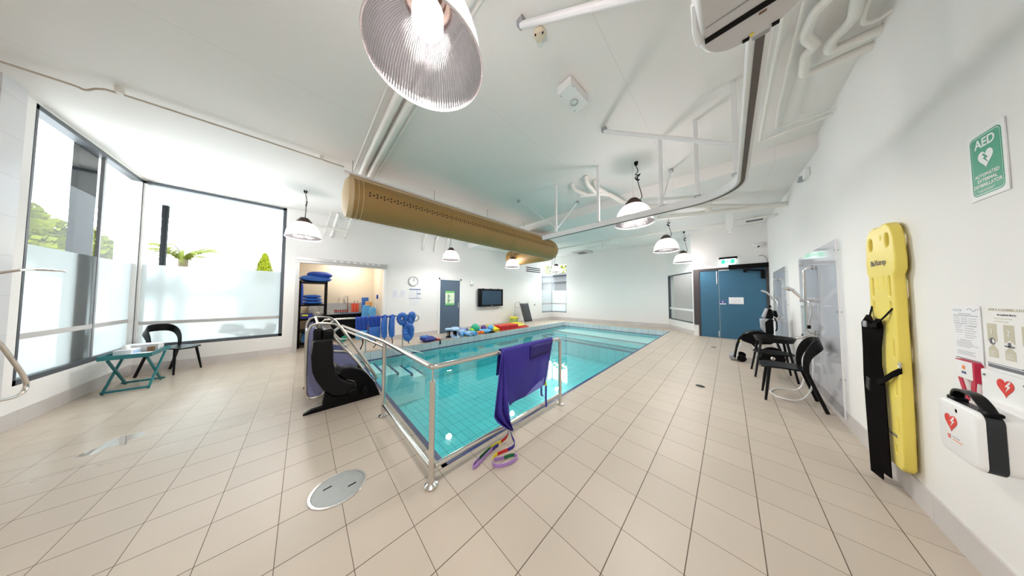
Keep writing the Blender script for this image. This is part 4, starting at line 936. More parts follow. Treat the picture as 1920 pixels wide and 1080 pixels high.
t = thing('paper_notice', 'narrow white paper notice below the timetable poster', 'notice', (XL, 2.77, 1.07)); plate('sheet', [[(0, 0), (.33, 0), (.33, .24), (0, .24)]], (X0, 2.60, 1.07), 'left', .002, PAPER, t)
lines(t, (X0+.002, 2.60, 1.07), 'left', [(.04, .04+.045*k, .24-.03*(k % 2), .007) for k in range(4)], mat('faint_ink', (0.6, 0.6, 0.62), 0.8))
for y, l in ((2.04, 'left of the pair of white paper sheets beside the storeroom opening'), (2.27, 'right of the pair of white paper sheets beside the storeroom opening')):
    t = thing('paper_notice', l, 'notice', (XL, y+.1, 1.36)); plate('sheet', [[(0, 0), (.2, 0), (.2, .28), (0, .28)]], (X0, y, 1.36), 'left', .002, PAPER, t)
    lines(t, (X0+.002, y, 1.36), 'left', [(.02, .03+.025*k, .15-.02*(k % 3), .006) for k in range(9)], mat('blue_ink', (0.42, 0.46, 0.6), 0.8))
t = thing('wall_sensor', 'small white sensor with a grey base right of the slate blue door', 'sensor', (XL, 5.06, 1.86)); MB().bx(XL, XL+.05, 5.0, 5.12, 1.9, 2.07).build('housing', TRIMW, t, .01); MB().bx(XL, XL+.055, 5.0, 5.12, 1.86, 1.90).build('base', GREYP, t, .008)
t = thing('television', 'black television on a bracket on the left wall', 'television', (-7.5, 6.0, .95))
tv = [on(x_, y_, 'x', -7.45) for x_, y_ in ((899, 543), (944.5, 542), (942.5, 574), (897, 576))]
b = MB(); b.bx(-7.54, -7.45, 5.33, 6.72, .955, 1.735); cs = b.build('casing', BLACKS, t, .012); MB().bx(-7.452, -7.444, 5.50, 6.60, 1.03, 1.655).build('screen', SCREEN, cs); MB().bx(-7.619, -7.53, 5.8, 6.3, 1.2, 1.5).build('bracket', BLACK, t)
MB().bx(-7.446, -7.442, 6.0, 6.1, .985, 1.0).build('logo', GREYP, t)
for y in (5.6, 6.02, 6.45): MB().bx(-7.53, -7.48, y-.03, y+.03, 1.735, 1.75).build('clip', BLACK, t)
t = thing('ventilation_grille', 'louvred grille high on the left wall beside the corner window', 'vent', (XL, 9.2, 2.7)); MB().bx(XL, XL+.015, 8.5, 9.8, 2.72, 3.05).build('frame', TRIMW, t)
for k in range(3): MB().bx(XL+.012, XL+.022, 8.55, 9.75, 2.75+k*.1, 2.80+k*.1).build('slot', BLACK, t)
tag(MB().lathe([(0, .04), (.04, .04), (.05, 0)], (XL+.001, 9.25, .93), 16, FACE['left']).build('wall_button', GREYP, None), 'small round grey fitting low on the left wall near the corner window', 'switch')

# ------------------------------------------------------------------ toys and floats on the far deck
def F(px, py): p = on(px, py, 'z', 0); return p
def up_at(px, py): return F(px, py)
DECK = 'floats and toys along the far pool edge'
t = thing('folded_float', 'folded violet-blue float at the left end of the row on the far deck', 'float', (-6.6, 2.82, 0))
MB().pillow((-6.62, 2.82, .075), .38, .42, .14, Matrix.Rotation(.2, 3, 'Z'), .45, 12, .012).build('pad', NAVY, t); MB().pillow((-6.66, 2.74, .14), .26, .26, .09, Matrix.Rotation(.4, 3, 'Z'), .45, 12, .01).build('fold', BLUE, t)
b = MB(); b.ribbon([(-6.5, 3.02, .05), (-6.42, 3.08, .05), (-6.37, 3.10, .02), (-6.365, 3.10, -.10)], (.0, .018, 0), .006); tag(b.build('float_strap', BLACKF, None), 'black strap hanging over the far pool rim beside the folded float', 'strap')
tag(MB().pillow((-6.55, 3.1, .03), .12, .16, .06, None, .5).build('strap_pad', RED, None), 'small dark red pad lying next to the folded violet-blue float', 'pad')
t = thing('swim_fin', 'dark grey swim fin lying flat between the red pad and the foam dumbbells', 'fin', (-6.6, 3.36, 0)); MB().prism([(-.1, -.18), (.1, -.15), (.06, .1), (.04, .2), (-.04, .2), (-.07, .1)], (-6.6, 3.36, .0), (1, 0, 0), (0, 1, 0), .03).build('blade', GREYP, t, .006); MB().pillow((-6.6, 3.5, .05), .1, .16, .08).build('foot_pocket', BLACK, t)
def dumbbell(px, x, y, label, r=.135, h=.31):
    t = thing('foam_dumbbell', label, 'dumbbell', (x, y, 0), 'foam dumbbells on the far deck')
    for z in (0, h-.055):
        MB().lathe([(0, z), (r*.93, z), (r, z+.012), (r, z+.045), (r*.93, z+.055), (0, z+.055)], (x, y, 0), 8).build('foam_end', BLUEP, t)
    MB().cyl((x, y, .05), (x, y, h-.05), .018).build('grip', BLACK, t)
    for k in range(3): MB().cyl((x+.05*math.cos(k*2.1), y+.05*math.sin(k*2.1), .05), (x+.05*math.cos(k*2.1), y+.05*math.sin(k*2.1), h-.05), .012).build('grip_bar', BLACK, t)
for i, (x, y, l) in enumerate(((-6.72, 3.58, 'leftmost foam dumbbell standing on end on the far deck'), (-6.52, 3.72, 'foam dumbbell nearest the water in the pale blue cluster'), (-6.82, 3.86, 'foam dumbbell standing behind, against the slate blue door'))): dumbbell(0, x, y, l)
def roll(label, c, r, L, rz, m):
    t = thing('foam_roll', label, 'foam roll', (c[0], c[1], 0), DECK); d = Vector((math.cos(rz), math.sin(rz), 0)); p = Vector(c)
    b = MB(); pts = []
    for k in range(46):
        a = k*.42; rr = r*(.25+.75*k/45); pts.append((rr*math.cos(a), rr*math.sin(a)))
    n = Vector((-d.y, d.x, 0)); M = [[p+d*(s*L/2)+n*q[0]+Vector((0, 0, q[1])) for q in pts] for s in (-1, 1)]
    b.rings([[M[0][k], M[1][k]] for k in range(46)], closed_u=False); o = b.build('sheet', m, t); o.modifiers.new('solid', 'SOLIDIFY').thickness = r*.12
roll('pale blue roll left in the group of foam rolls on the far deck', (-6.85, 4.1, .11), .11, .4, .4, BLUEP)
roll('grey-blue roll at the back of the group of foam rolls on the far deck', (-6.95, 4.25, .15), .12, .4, .3, mat('grey_blue_foam', (0.3, 0.38, 0.62), 0.6))
roll('tightly coiled blue roll second from the green ball, end towards the pool', (-6.55, 4.22, .09), .085, .36, .15, BLUEP)
roll('tightly coiled blue roll nearest the green ball, end towards the pool', (-6.50, 4.40, .09), .085, .36, .1, BLUEL)
tag(MB().tube(spline([(-6.42, 3.92, .05), (-6.55, 3.98, .09), (-6.6, 4.05, .13), (-6.5, 4.12, .09), (-6.42, 4.16, .05)]), .045, 10).build('bent_float', BLUEL, None), 'bent sky blue float in front of the foam rolls', 'float')
def ball(label, c, r, m): tag(MB().ball((c[0], c[1], r), r, None, 24, 16).build('ball', m, None), label, 'ball')
ball('green ball behind the orange toys on the far deck', (-6.9, 4.78, 0), .17, GREEN); ball('purple ball behind the sky blue disc on the far deck', (-6.95, 5.22, 0), .12, PURPLE); ball('blue ball between the sky blue disc and the yellow kickboards', (-6.75, 5.42, 0), .13, BLUEL)
ball('small lime ball peeking out left of the green ball', (-6.85, 4.58, 0), .10, LIME)
for (x, y, l) in ((-6.55, 4.66, 'small orange watering toy in front of the green ball'), (-6.5, 4.82, 'flat orange toy nearest the rim in front of the green ball')):
    t = thing('toy', l, 'toy', (x, y, 0)); MB().pillow((x, y, .06), .14, .16, .12, None, .4).build('body', ORANGE, t); MB().tube([(x, y+.06, .08), (x, y+.13, .12), (x, y+.15, .1)], .015, 8).build('handle', RED, t)
tag(MB().lathe([(0, .03), (.14, .02), (.22, .05), (.235, .085), (.22, .12), (.12, .13), (0, .125)], (-6.62, 5.02, 0), 28).build('float_disc', BLUEL, None), 'big sky blue disc float between the orange toys and blue ball', 'float')
tag(MB().pillow((-6.46, 5.25, .02), .16, .30, .04).build('dark_strap', BLACKF, None), 'black belt lying under the edge of the sky blue disc', 'belt')
for k, l in ((0, 'upper of the two yellow kickboards sliding towards the rim'), (1, 'lower of the two yellow kickboards sliding towards the rim')):
    M = Matrix.Rotation(-.12, 3, 'Z') @ Matrix.Rotation(-.28, 3, 'Y'); o = MB().box((-6.80+.0*k, 5.58, .145-.055*k), (.62, .26, .03), Matrix.Rotation(-.1, 3, 'Z') @ Matrix.Rotation(.2, 3, 'Y')).build('kickboard', YEL, None, .012); tag(o, l, 'kickboard', 'yellow kickboards')
for y, l in ((5.98, 'left red vinyl foam block on the far deck'), (6.50, 'right red vinyl foam block on the far deck')):
    t = thing('foam_block', l, 'foam block', (-6.72, y, 0)); MB().bx(-6.98, -6.48, y-.25, y+.25, 0, .20).build('block', RED, t, .02, 3); MB().tube([(-6.479, y-.23, .1), (-6.479, y+.23, .1)], .004, 6).build('zip', mat('dark_red', (0.25, 0.01, 0.01), 0.5), t)
for k, (m, l, zz) in enumerate(((RED, 'red foam mat at the bottom right of the far deck pile', .0), (PYEL, 'pale yellow foam mat lying on the red mat', .06), (YEL, 'bright yellow foam mat topmost behind the red blocks', .12))):
    tag(MB().box((-6.72-.12*k, 7.0-.05*k, zz+.03), (.5, .86, .05), Matrix.Rotation(.05*k, 3, 'Z')).build('foam_mat', m, None, .012), l, 'mat')
t = thing('stool', 'yellow-topped children\'s stool with lime green legs on the far deck', 'stool', (-7.36, 7.42, 0))
MB().lathe([(0, .33), (.17, .33), (.20, .35), (.20, .395), (.175, .41), (0, .41)], (-7.36, 7.36, 0), 24).build('seat', YEL, t)
for k in range(4):
    a = PI/4+k*PI/2; MB().cyl((-7.36+.18*math.cos(a), 7.36+.18*math.sin(a), 0), (-7.36+.14*math.cos(a), 7.36+.14*math.sin(a), .34), .03, .032, 12).build('leg', LIME, t)
t = thing('net_lounger', 'upright grey mesh lounger on a thin steel frame near the corner window', 'lounger', (-7.0, 7.9, 0))
LW = [Vector(on(x_, y_, 'x', v_)) for x_, y_, v_ in ((974, 569, -7.2), (990, 569, -7.2), (998, 602, -6.85), (983, 604, -6.85))]
b = MB(); b.rings([[LW[0].lerp(LW[3], k/8)+Vector((.03*math.sin(k), 0, 0)), LW[0].lerp(LW[3], k/8).lerp(LW[1].lerp(LW[2], k/8), .5)+Vector((-.05, 0, -.01)), LW[1].lerp(LW[2], k/8)] for k in range(9)], closed_u=False)
o = b.build('mesh_sling', mat('grey_mesh_cloth', (0.045, 0.045, 0.05), 0.7, var=.4, scale=25), t); o.modifiers.new('solid', 'SOLIDIFY').thickness = .015
for i, j in ((0, 3), (1, 2)):
    q = LW[j]; MB().tube([LW[i]+Vector((-.05, 0, .03)), LW[i]+Vector((0, 0, .09)), LW[i], LW[j], (q.x+.1, q.y+.05, 0)], .012, 8).build('side_tube', STEEL, t)
MB().tube([LW[0]+Vector((-.05, -.25, .02)), (LW[0].x-.1, LW[0].y-.28, 0)], .012, 8).build('rear_leg', STEEL, t)
MB().tube([LW[0]+Vector((-.05, -.25, -.2)), LW[0]+Vector((.02, 0, -.2))], .009, 8).build('cross_rail', STEEL, t)
MB().tube([LW[0]+Vector((-.05, -.25, .02)), LW[0]+Vector((-.02, -.2, .06)), LW[0]+Vector((0, 0, .05))], .010, 8).build('top_rail', STEEL, t)

# ------------------------------------------------------------------ pendant lamps
def shade_prof(): return [(.275, 0), (.272, .015), (.268, .05), (.258, .11), (.240, .17), (.212, .225), (.175, .27), (.135, .30), (.105, .315)]
def lamp_proto():
    t = thing('pendant_lamp', '', 'lamp', (0, 0, 0), 'dome pendant lamps')
    b = MB(); b.lathe(shade_prof(), (0, 0, 0), 64); o = b.build('shade', SHADE, t, ang=3); 
    MB().lathe([(.277, -.004), (.281, .004), (.277, .012), (.272, .004)], (0, 0, 0), 64, cap0=False).build('rim', mat('shade_rim', (0.75, 0.70, 0.70), 0.3), o)
    MB().lathe([(.112, .308), (.118, .312), (.118, .345), (.105, .352), (.088, .356), (.085, .385), (.07, .39), (.06, .41), (.03, .415), (0, .415)], (0, 0, 0), 32).build('cap', BROWN, t); cp = [c_ for c_ in t.children if c_.name.startswith('cap')][0]; cp['label'] = 'dark brown stepped cap'
    MB().lathe([(.0, .30), (.06, .30), (.075, .27), (.075, .20), (.05, .165), (0, .155)], (0, 0, 0), 24).build('bulb', BULB, t)
    MB().tube([(.018*math.cos(k*PI/6), 0, .43+.018*math.sin(k*PI/6)) for k in range(12)], .003, 6, closed=True).build('hook_ring', STEEL, cp)
    return t
LP = lamp_proto()
def lamp_parts(t, drop, side):
    """suspension wire and looped supply cord up to the ceiling"""
    MB().cyl((0, 0, .448), (0, 0, drop), .0025, None, 6).build('wire', STEEL, t)
    s = side
    P = spline([(s*.085, 0, .36), (s*.12, 0, .39), (s*.115, .01, .46), (s*.06, .02, drop*.62+.1), (s*.09, .02, drop*.7+.08), (s*.03, .02, drop*.72+.09), (s*.07, .02, drop*.8+.05), (s*.05, 0, drop-.06), (s*.05, 0, drop)], 6)
    MB().tube(P, .006, 6).build('cord', BLACK, t)
    MB().tube(spline([(s*.09, .02, drop*.70), (s*.02, .03, drop*.76), (s*.10, .03, drop*.80), (s*.04, .02, drop*.73), (s*.08, .01, drop*.69)], 5), .007, 6).build('cord_loop', BLACK, t)
    MB().lathe([(0, drop-.05), (.022, drop-.05), (.03, drop-.01), (.03, drop)], (s*.05, 0, 0), 16, cap1=True).build('ceiling_plug', BLACK, t)
RIMZ = 2.60
LAMPS = [(-1.04, .415, 2.60, 'large ribbed dome lamp nearest the camera, seen from below'),
         (-1.05, 3.80, 2.60, 'dome pendant lamp hanging behind the curved ceiling track'),
         (-1.11, 6.70, 2.60, 'dome pendant lamp just right of and below the ceiling track'),
         (-1.10, 9.55, 2.62, 'dome pendant lamp nearest the blue double doors'),
         (-1.04, -2.80, 2.60, 'unseen dome pendant lamp added behind the camera to brighten the right wall'),  # unseen lamp added to the row for more light on the right wall
         (-6.06, -.03, 2.60, 'dome pendant lamp beside the right edge of the large window'),
         (-6.40, 3.45, 2.60, 'dome pendant lamp below the middle of the tan duct'),
         (-5.85, 5.76, 2.53, 'dome pendant lamp in front of the cross run of the duct'),
         (-5.98, 8.95, 2.60, 'dome pendant lamp in front of the far corner window')]
for i, (x, y, z, l) in enumerate(LAMPS):
    t = LP if i == 0 else dup(LP, (x, y, z))
    t.location = (x, y, z); t['label'] = l
for i, (x, y, z, l) in enumerate(LAMPS):
    t = [o for o in COL.objects if o.get('label') == l][0]; save = t.location.copy(); t.location = (0, 0, 0)
    zc = ZC if y < YS else zf(y); lamp_parts(t, zc-z, -1 if x < -4 else 1); t.location = save
    L = bpy.data.lights.new('lamp_light', 'POINT'); L.energy = LAMP_W; L.shadow_soft_size = .09; L.color = (1, .965, .92)
    lo = bpy.data.objects.new('lamp_light', L); COL.objects.link(lo); lo.parent = t; lo.location = (0, 0, .10)

# ------------------------------------------------------------------ fabric duct
DX, DZ, DR = -4.2, 2.985, .31
t = thing('fabric_duct', 'tan fabric air duct hung from the ceiling above the pool, bending to the left wall', 'duct', (DX, 3, DZ-DR))
ex, ey = 5.72, .45
path = [Vector((DX, .47, DZ)), Vector((DX, ex, DZ))]+[Vector((DX-ey*(1-math.cos(k*PI/16)), ex+ey*math.sin(k*PI/16), DZ)) for k in range(1, 9)]+[Vector((-6.35, ex+ey, DZ))]
MB().tube(path, DR, 40).build('duct_sleeve', DUCT, t, ang=1.2)
b = MB(); b.lathe([(DR+.004, .035), (DR+.004, .0), (DR*.985, -.03), (DR*.8, -.06), (DR*.4, -.075), (0, -.08)], (DX, .47, DZ), 40, Matrix(((1, 0, 0), (0, 0, 1), (0, 1, 0)))); b.build('end_cap', DUCTE, t)
for y in (.56, .62): MB().tube([(DX+(DR+.003)*math.cos(a), y, DZ+(DR+.003)*math.sin(a)) for a in [2*PI*k/40 for k in range(40)]], .005, 6, closed=True).build('hoop', DUCTE, t)
for y in (2.1, 3.9, ex-.05): MB().tube([(DX+(DR+.001)*math.cos(a), y, DZ+(DR+.001)*math.sin(a)) for a in [2*PI*k/40 for k in range(40)]], .003, 6, closed=True).build('seam', mat('duct_seam', (0.25, 0.15, 0.05), 0.6), t)
b = MB(); HOLE = mat('duct_hole', (0.02, 0.01, 0.006), 0.8)
k = 0; y = .70
while y < ex-.02:
    for da in ((-.06, .06) if k % 2 == 0 else (0,)):
        a = .0+da*1.25-.02*(y-.7)/5; p = Vector((DX+(DR+.002)*math.cos(a), y, DZ+.02+(DR+.002)*math.sin(a))); u = Vector((0, 1, 0)); w = Vector((-math.sin(a), 0, math.cos(a)))
        b.face([b.bm.verts.new(p+u*(.0135*math.cos(q*PI/4))+w*(.0135*math.sin(q*PI/4))) for q in range(8)])
    y += .05; k += 1
for k in range(33):
    x = DX-ey-.02-k*.05
    for da in ((-.06, .06) if k % 2 == 0 else (0,)): 
        z = DZ+.06+DR*math.sin(da); p = Vector((x, ex+ey-math.sqrt(DR*DR-(z-DZ)**2)-.002, z)); b.face([b.bm.verts.new(p+Vector((.0135*math.cos(q*PI/4), 0, .0135*math.sin(q*PI/4)))) for q in range(8)])
o = b.build('perforation', HOLE, t, smooth=False); o['kind'] = 'stuff'
MB().bx(DX-.018, DX+.018, .40, ex-.2, 3.37, 3.405).build('hanging_rail', ALU, t)
b = MB(); b.rings([[Vector((DX+.004*math.sin(k*2.6), .47+(ex-.3-.47)*k/40, z)) for z in (DZ+DR-.005, 3.375)] for k in range(41)], closed_u=False); o = b.build('top_fin', DUCTE, t); o.modifiers.new('s', 'SOLIDIFY').thickness = .004
for y in (.51, 1.87, 3.24, 4.6): MB().cyl((DX, y, 3.40), (DX, y, ZC if y < YS else zf(y)), .006, None, 6).build('hanger', GREYP, t)

# ------------------------------------------------------------------ ceiling hoist
t = thing('hoist_track', 'curved white ceiling hoist track with its hanging posts and braces', 'hoist track', (-.6, 3.0, 2.56))
TX, TY, TZ, R_ = .125, 3.46, 2.60, .45
path = [(-2.62, TY, TZ), (-1.5, TY, TZ), (TX-R_, TY, TZ)]+[(TX-R_+R_*math.sin(k*PI/20), TY-R_+R_*math.cos(k*PI/20), TZ) for k in range(1, 11)]+[(TX, 2.0, TZ), (TX, .2, TZ)]
MB().bar(path, .075, .085).build('track', ALU, t, .006)
MB().bar([(p[0], p[1], TZ-.044) for p in path], .028, .004).build('track_slot', mat('slot_brown', (0.12, 0.10, 0.095), 0.5), t)
for x, y in ((.085, 3.06), (-.235, 3.40), (-.61, TY), (-1.48, TY), (-2.31, TY), (TX, 1.75)):
    MB().bx(x-.02, x+.02, y-.02, y+.02, TZ+.04, ZC-.001).build('post', ALU, t, .004)
    MB().bx(x-.03, x+.03, y-.025, y+.025, TZ+.042, TZ+.052).build('foot_clip', GREYP, t)
for p, q, r in (((-1.074, 2.72, ZC-.045), (TX-.02, 2.72, TZ+.16), .022), ((-1.09, 1.165, ZC-.045), (TX-.03, 1.2, TZ+.10), .022), ((-2.37, 4.43, ZC-.02), (-2.31, TY+.02, TZ+.12), .012), ((-3.28, 3.43, ZC-.02), (-2.33, TY, TZ+.16), .012), ((-.637, 4.43, ZC-.02), (-.61, TY+.03, TZ+.12), .014)):
    MB().tube([p, q], r, 10).build('brace', ALU, t); MB().box((p[0], p[1], ZC-.026), (.06, .05, .05)).build('brace_bracket', GREYP, t, .004)
t = thing('hoist_unit', 'white rounded hoist motor hanging from the ceiling track at the top of the view', 'hoist', (.085, .9, 2.42))
oL = rrect(-.05, .225, .55, 1.215, .11, 8)
b = MB(); b.rings([[Vector((p[0], p[1], 2.425)) for p in oL], [Vector(((p[0]-.0875)*1.12+.0875, (p[1]-.88)*1.05+.88, 2.47)) for p in oL], [Vector(((p[0]-.0875)*1.12+.0875, (p[1]-.88)*1.05+.88, 2.52)) for p in oL], [Vector((p[0], p[1], 2.555)) for p in oL]]); b.build('housing', ALU, t, .006)
MB().prism([(p[0]*.93+.006, p[1]*.97+.03) for p in oL], (0, 0, 2.421), (1, 0, 0), (0, 1, 0), .004).build('underside_panel', mat('hoist_grey', (0.62, 0.60, 0.61), 0.35), t); up_ = [c_ for c_ in t.children if c_.name.startswith('underside')][0]
MB().bx(-.04, .205, 1.085, 1.107, 2.4175, 2.421).build('belt_slot', BLACK, up_); MB().bx(-.035, .2, 1.04, 1.044, 2.4185, 2.421).build('seam', GREYP, t)
MB().bx(.10, .118, 1.118, 1.125, 2.418, 2.421).build('latch', mat('latch_brown', (.2, .1, .06), .5), up_)
MB().tube([(-.058, .96, 2.46), (-.062, 1.05, 2.44), (-.055, 1.10, 2.43)], .012, 8).build('edge_tube', ALU, t)
for x in (.072, .145):
    MB().box((x, 1.20, 2.418), (.018, .012, .005)).build('terminal', BLACK, t)
MB().prism([(.080, 1.187), (.093, 1.187), (.0865, 1.199)], (0, 0, 2.417), (1, 0, 0), (0, 1, 0), .004).build('warning_label', YEL, up_)
MB().bx(.09, .135, 1.20, 1.235, 2.425, 2.56).build('trolley', GREYP, t, .004)

# ------------------------------------------------------------------ other things on the ceiling
t = thing('emergency_light', 'square white emergency light box screwed to the ceiling', 'emergency light', (-1.1, 1.97, 3.51))
M = Matrix.Rotation(-.06, 3, 'Z'); MB().box((-1.1, 1.98, 3.55), (.16, .33, .09), M).build('housing', TRIMW, t, .006)
MB().lathe([(.03, 0), (.035, -.012), (.02, -.014), (0, -.008)], (-1.11, 2.02, 3.505), 20).build('lens', GLASS, t)
MB().lathe([(.03, -.002), (.04, -.008), (.042, 0)], (-1.11, 2.02, 3.505), 20).build('lens_ring', ALUG, t)
for x, y in ((-1.17, 1.86), (-1.03, 1.85), (-1.16, 2.12)): MB().cyl((x, y, 3.505), (x, y, 3.50), .006).build('screw', GREYP, t)
t = thing('smoke_detector', 'small beige detector with a clear bulb on the ceiling near the camera', 'detector', (-1.04, 1.33, 3.5))
MB().lathe([(.045, 3.6), (.05, 3.585), (.04, 3.57), (.03, 3.565), (.028, 3.54), (0, 3.54)], (-1.04, 1.33, 0), 20).build('base', mat('beige_plastic', (.7, .62, .48), .5), t); MB().ball((-1.04, 1.34, 3.52), .028).build('clear_bulb', GLASS, t)
for k in range(3): MB().cyl((-1.04+.035*math.cos(k*2.1), 1.33+.035*math.sin(k*2.1), 3.57), (-1.04+.035*math.cos(k*2.1), 1.33+.035*math.sin(k*2.1), 3.56), .006).build('screw', BLACK, t)
for n_, y, r, l in (('pipe', .66, .045, 'left fat white pipe of the pair crossing the ceiling behind the large lamp'), ('pipe', .775, .045, 'right fat white pipe of the pair crossing the ceiling behind the large lamp'), ('conduit', .55, .012, 'thin conduit left of the pair of fat ceiling pipes'), ('conduit', .85, .012, 'thin conduit right of the pair of fat ceiling pipes')):
    tag(MB().cyl((-4.55, y, ZC-.055), (1.0, y, ZC-.055), r).build(n_, PIPEW, None), l, 'pipe')
t = thing('conduit', 'long thin conduit clipped along the ceiling above the large window', 'conduit', (-4.45, -1, 3.5))
MB().tube(spline([(-4.60, -2.16, 3.55), (-4.60, -1.75, 3.55), (-4.58, -1.66, 3.53), (-4.47, -1.55, 3.54), (-4.45, -1.4, 3.55), (-4.42, -.5, 3.55), (-4.40, .42, 3.55)], 6), .010, 8).build('tube', mat('tan_conduit', (.50, .43, .35), .5), t)
for y in (-1.44, .14): MB().bx(-4.46, -4.40, y-.02, y+.02, 3.54, ZC).build('clip', PIPEW, t, .003)
ZP = 3.5
def pipe(label, P, r, ax='z', val=ZP, m=PIPEW, name='pipe', smooth=0, plug=None):
    pts = [on(x_, y_, ax, val) if not isinstance(x_, Vector) else x_ for x_, y_ in P]
    o = MB().tube(spline(pts, smooth) if smooth else pts, r, 14).build(name, m, None); return tag(o, label, 'pipe')
def elbowed(label, P, r, z=ZP):
    pts = [on(x_, y_, 'z', z) for x_, y_ in P]; Q = [pts[0]]
    for i in range(1, len(pts)-1):
        a, p, c = pts[i-1], pts[i], pts[i+1]; da, dc = (a-p), (c-p); k = min(.06, da.length*.4, dc.length*.4)
        s, e = p+da.normalized()*k, p+dc.normalized()*k
        for q in range(5):
            f = q/4; Q.append(s*(1-f)**2+p*2*f*(1-f)+e*f*f)
    Q.append(pts[-1]); tag(MB().tube(Q, r, 14).build('pipe', PIPEW, None), label, 'pipe')
elbowed('fat white pipe bending into the right wall, nearest the camera of the two', [(1659, 52), (1556, 97), (1556, 78), (1602, 35), (1612, -20)], .034)
elbowed('fat white pipe bending into the right wall, second from the camera', [(1636, 85), (1506, 142), (1512, 100), (1530, 85), (1508, 68), (1530, 20), (1552, 0), (1560, -15)], .034)
elbowed('slim white pipe turning into the right wall beyond the fat pipes', [(1563, 214), (1424, 266), (1436, 200), (1452, 120), (1476, 0)], .016)
elbowed('thinnest white pipe running beside the slim pipe on the ceiling', [(1569, 203), (1455, 242), (1460, 200), (1508, 0)], .010)
elbowed('short thin looped pipe at the top right of the ceiling', [(1684, 12), (1640, 42), (1617, 44), (1620, 25), (1632, -10)], .014)
# pipe group beyond the ceiling step
zq = 3.34
tag(MB().tube(spline([(-2.02, 3.90, 3.43), (-1.62, 4.16, 3.41), (-1.45, 4.7, 3.34), (-1.2, 5.1, 3.33), (.88, 7.24, 3.35)], 5), .042, 12).build('pipe', PIPEW, None), 'long fat pipe slanting below the far ceiling to the right wall', 'pipe')
for k, P in enumerate(([(-2.08, 3.66, 3.599), (-2.07, 3.70, 3.53), (-2.03, 3.76, 3.48), (-1.93, 3.92, 3.43)], [(-1.76, 3.59, 3.599), (-1.77, 3.64, 3.53), (-1.78, 3.75, 3.48), (-1.75, 4.06, 3.42)], [(-1.70, 3.85, 3.599), (-1.70, 3.88, 3.53), (-1.69, 3.95, 3.48), (-1.62, 4.15, 3.42)])):
    tag(MB().tube(spline(P, 4), .038, 12).build('pipe', PIPEW, None), ('left', 'middle', 'right')[k]+' one of three short elbow pipes coming out of the ceiling before the step', 'pipe')
tag(MB().tube([(-7.5, 7.3, 3.38), (-4.0, 7.55, 3.38), (-2.9, 7.6, 3.40), (-2.3, 7.7, 3.38), (-.2, 8.0, 3.38), (.88, 8.2, 3.42)], .03, 12).build('pipe', PIPEW, None), 'slim pipe crossing the far ceiling from the duct to the right wall', 'pipe')
tag(MB().tube([(-1.2, 6.2, 3.36), (-.3, 6.4, 3.30), (.2, 6.6, 3.28), (.88, 6.95, 3.30)], .05, 12).build('pipe', PIPEW, None), 'fat lower pipe on the far ceiling ending at the right wall', 'pipe')
tag(MB().tube([(-.25, 6.1, 3.46), (-.25, 6.15, 3.24)], .06, 12).build('pipe', PIPEW, None), 'short fat vertical pipe stub below the far ceiling', 'pipe')
t = thing('ceiling_bracket', 'white pipe bracket hanging below the far ceiling in front of the doors', 'bracket', (.05, 7.3, 2.95)); MB().bx(0, .12, 7.25, 7.3, 3.02, 3.5).build('plate', TRIMW, t, .004); MB().bx(.03, .09, 7.22, 7.28, 2.92, 3.05).build('cap', TRIMW, t, .01)
t = thing('ceiling_spider', 'white three-armed sprinkler fitting on the far ceiling', 'sprinkler', (-3.4, 8.4, 3.35)); c = Vector((-3.45, 8.4, 3.44))
MB().cyl(c+Vector((0, 0, .17)), c+Vector((0, 0, -.1)), .03).build('stem', PIPEW, t)
for q in ((-.7, .1, .0), (.5, .45, 0), (.45, -.5, 0)): MB().cyl(c, c+Vector(q), .022).build('arm', PIPEW, t)
t = thing('air_conditioner', 'square ceiling cassette with a dark centre grille above the far end', 'air conditioner', (-5.35, 10.5, 3.7))
MB().bx(-5.75, -4.95, 10.0, 10.85, 3.70, 3.84).build('cover', mat('cassette_grey', (.55, .54, .52), .5), t, .02); MB().bx(-5.55, -5.15, 10.2, 10.65, 3.69, 3.70).build('grille', mat('dark_grille', (.12, .12, .12), .6), t)
tag(MB().bx(.40, .72, 9.0, 9.1, 3.56, 3.60).build('slot_vent', INK, None), 'thin dark slot vent in the far ceiling near the right wall', 'vent')
for k in range(3): tag(MB().tube([(XL, 3.0+.42*k, 3.06), (XL+.08, 3.0+.42*k, 3.06), (XL+.10, 3.0+.42*k, 3.10), (XL+.10, 3.0+.42*k, 3.25), (XL+.2, 3.05+.42*k, 3.6)], .03, 10).build('pipe', PIPEW, None), ('left', 'middle', 'right')[k]+' one of three white elbow pipes on the left wall under the duct', 'pipe')
t = thing('pipe_stubs', 'cluster of white pipe elbows on the left wall at the near end of the duct', 'pipe', (XL+.1, .6, 3.1))
for y, r in ((.35, .012), (.5, .035), (.78, .014)): MB().tube([(XL, y, 3.05), (XL+.12, y, 3.05), (XL+.16, y+.02, 3.12), (XL+.16, y+.05, 3.3), (XL+.5, y+.1, 3.58)], r, 10).build('elbow', PIPEW, t)
MB().tube([(XL+.25, .0, 3.22), (XL+.25, .8, 3.20)], .025, 10).build('cross_pipe', PIPEW, t)

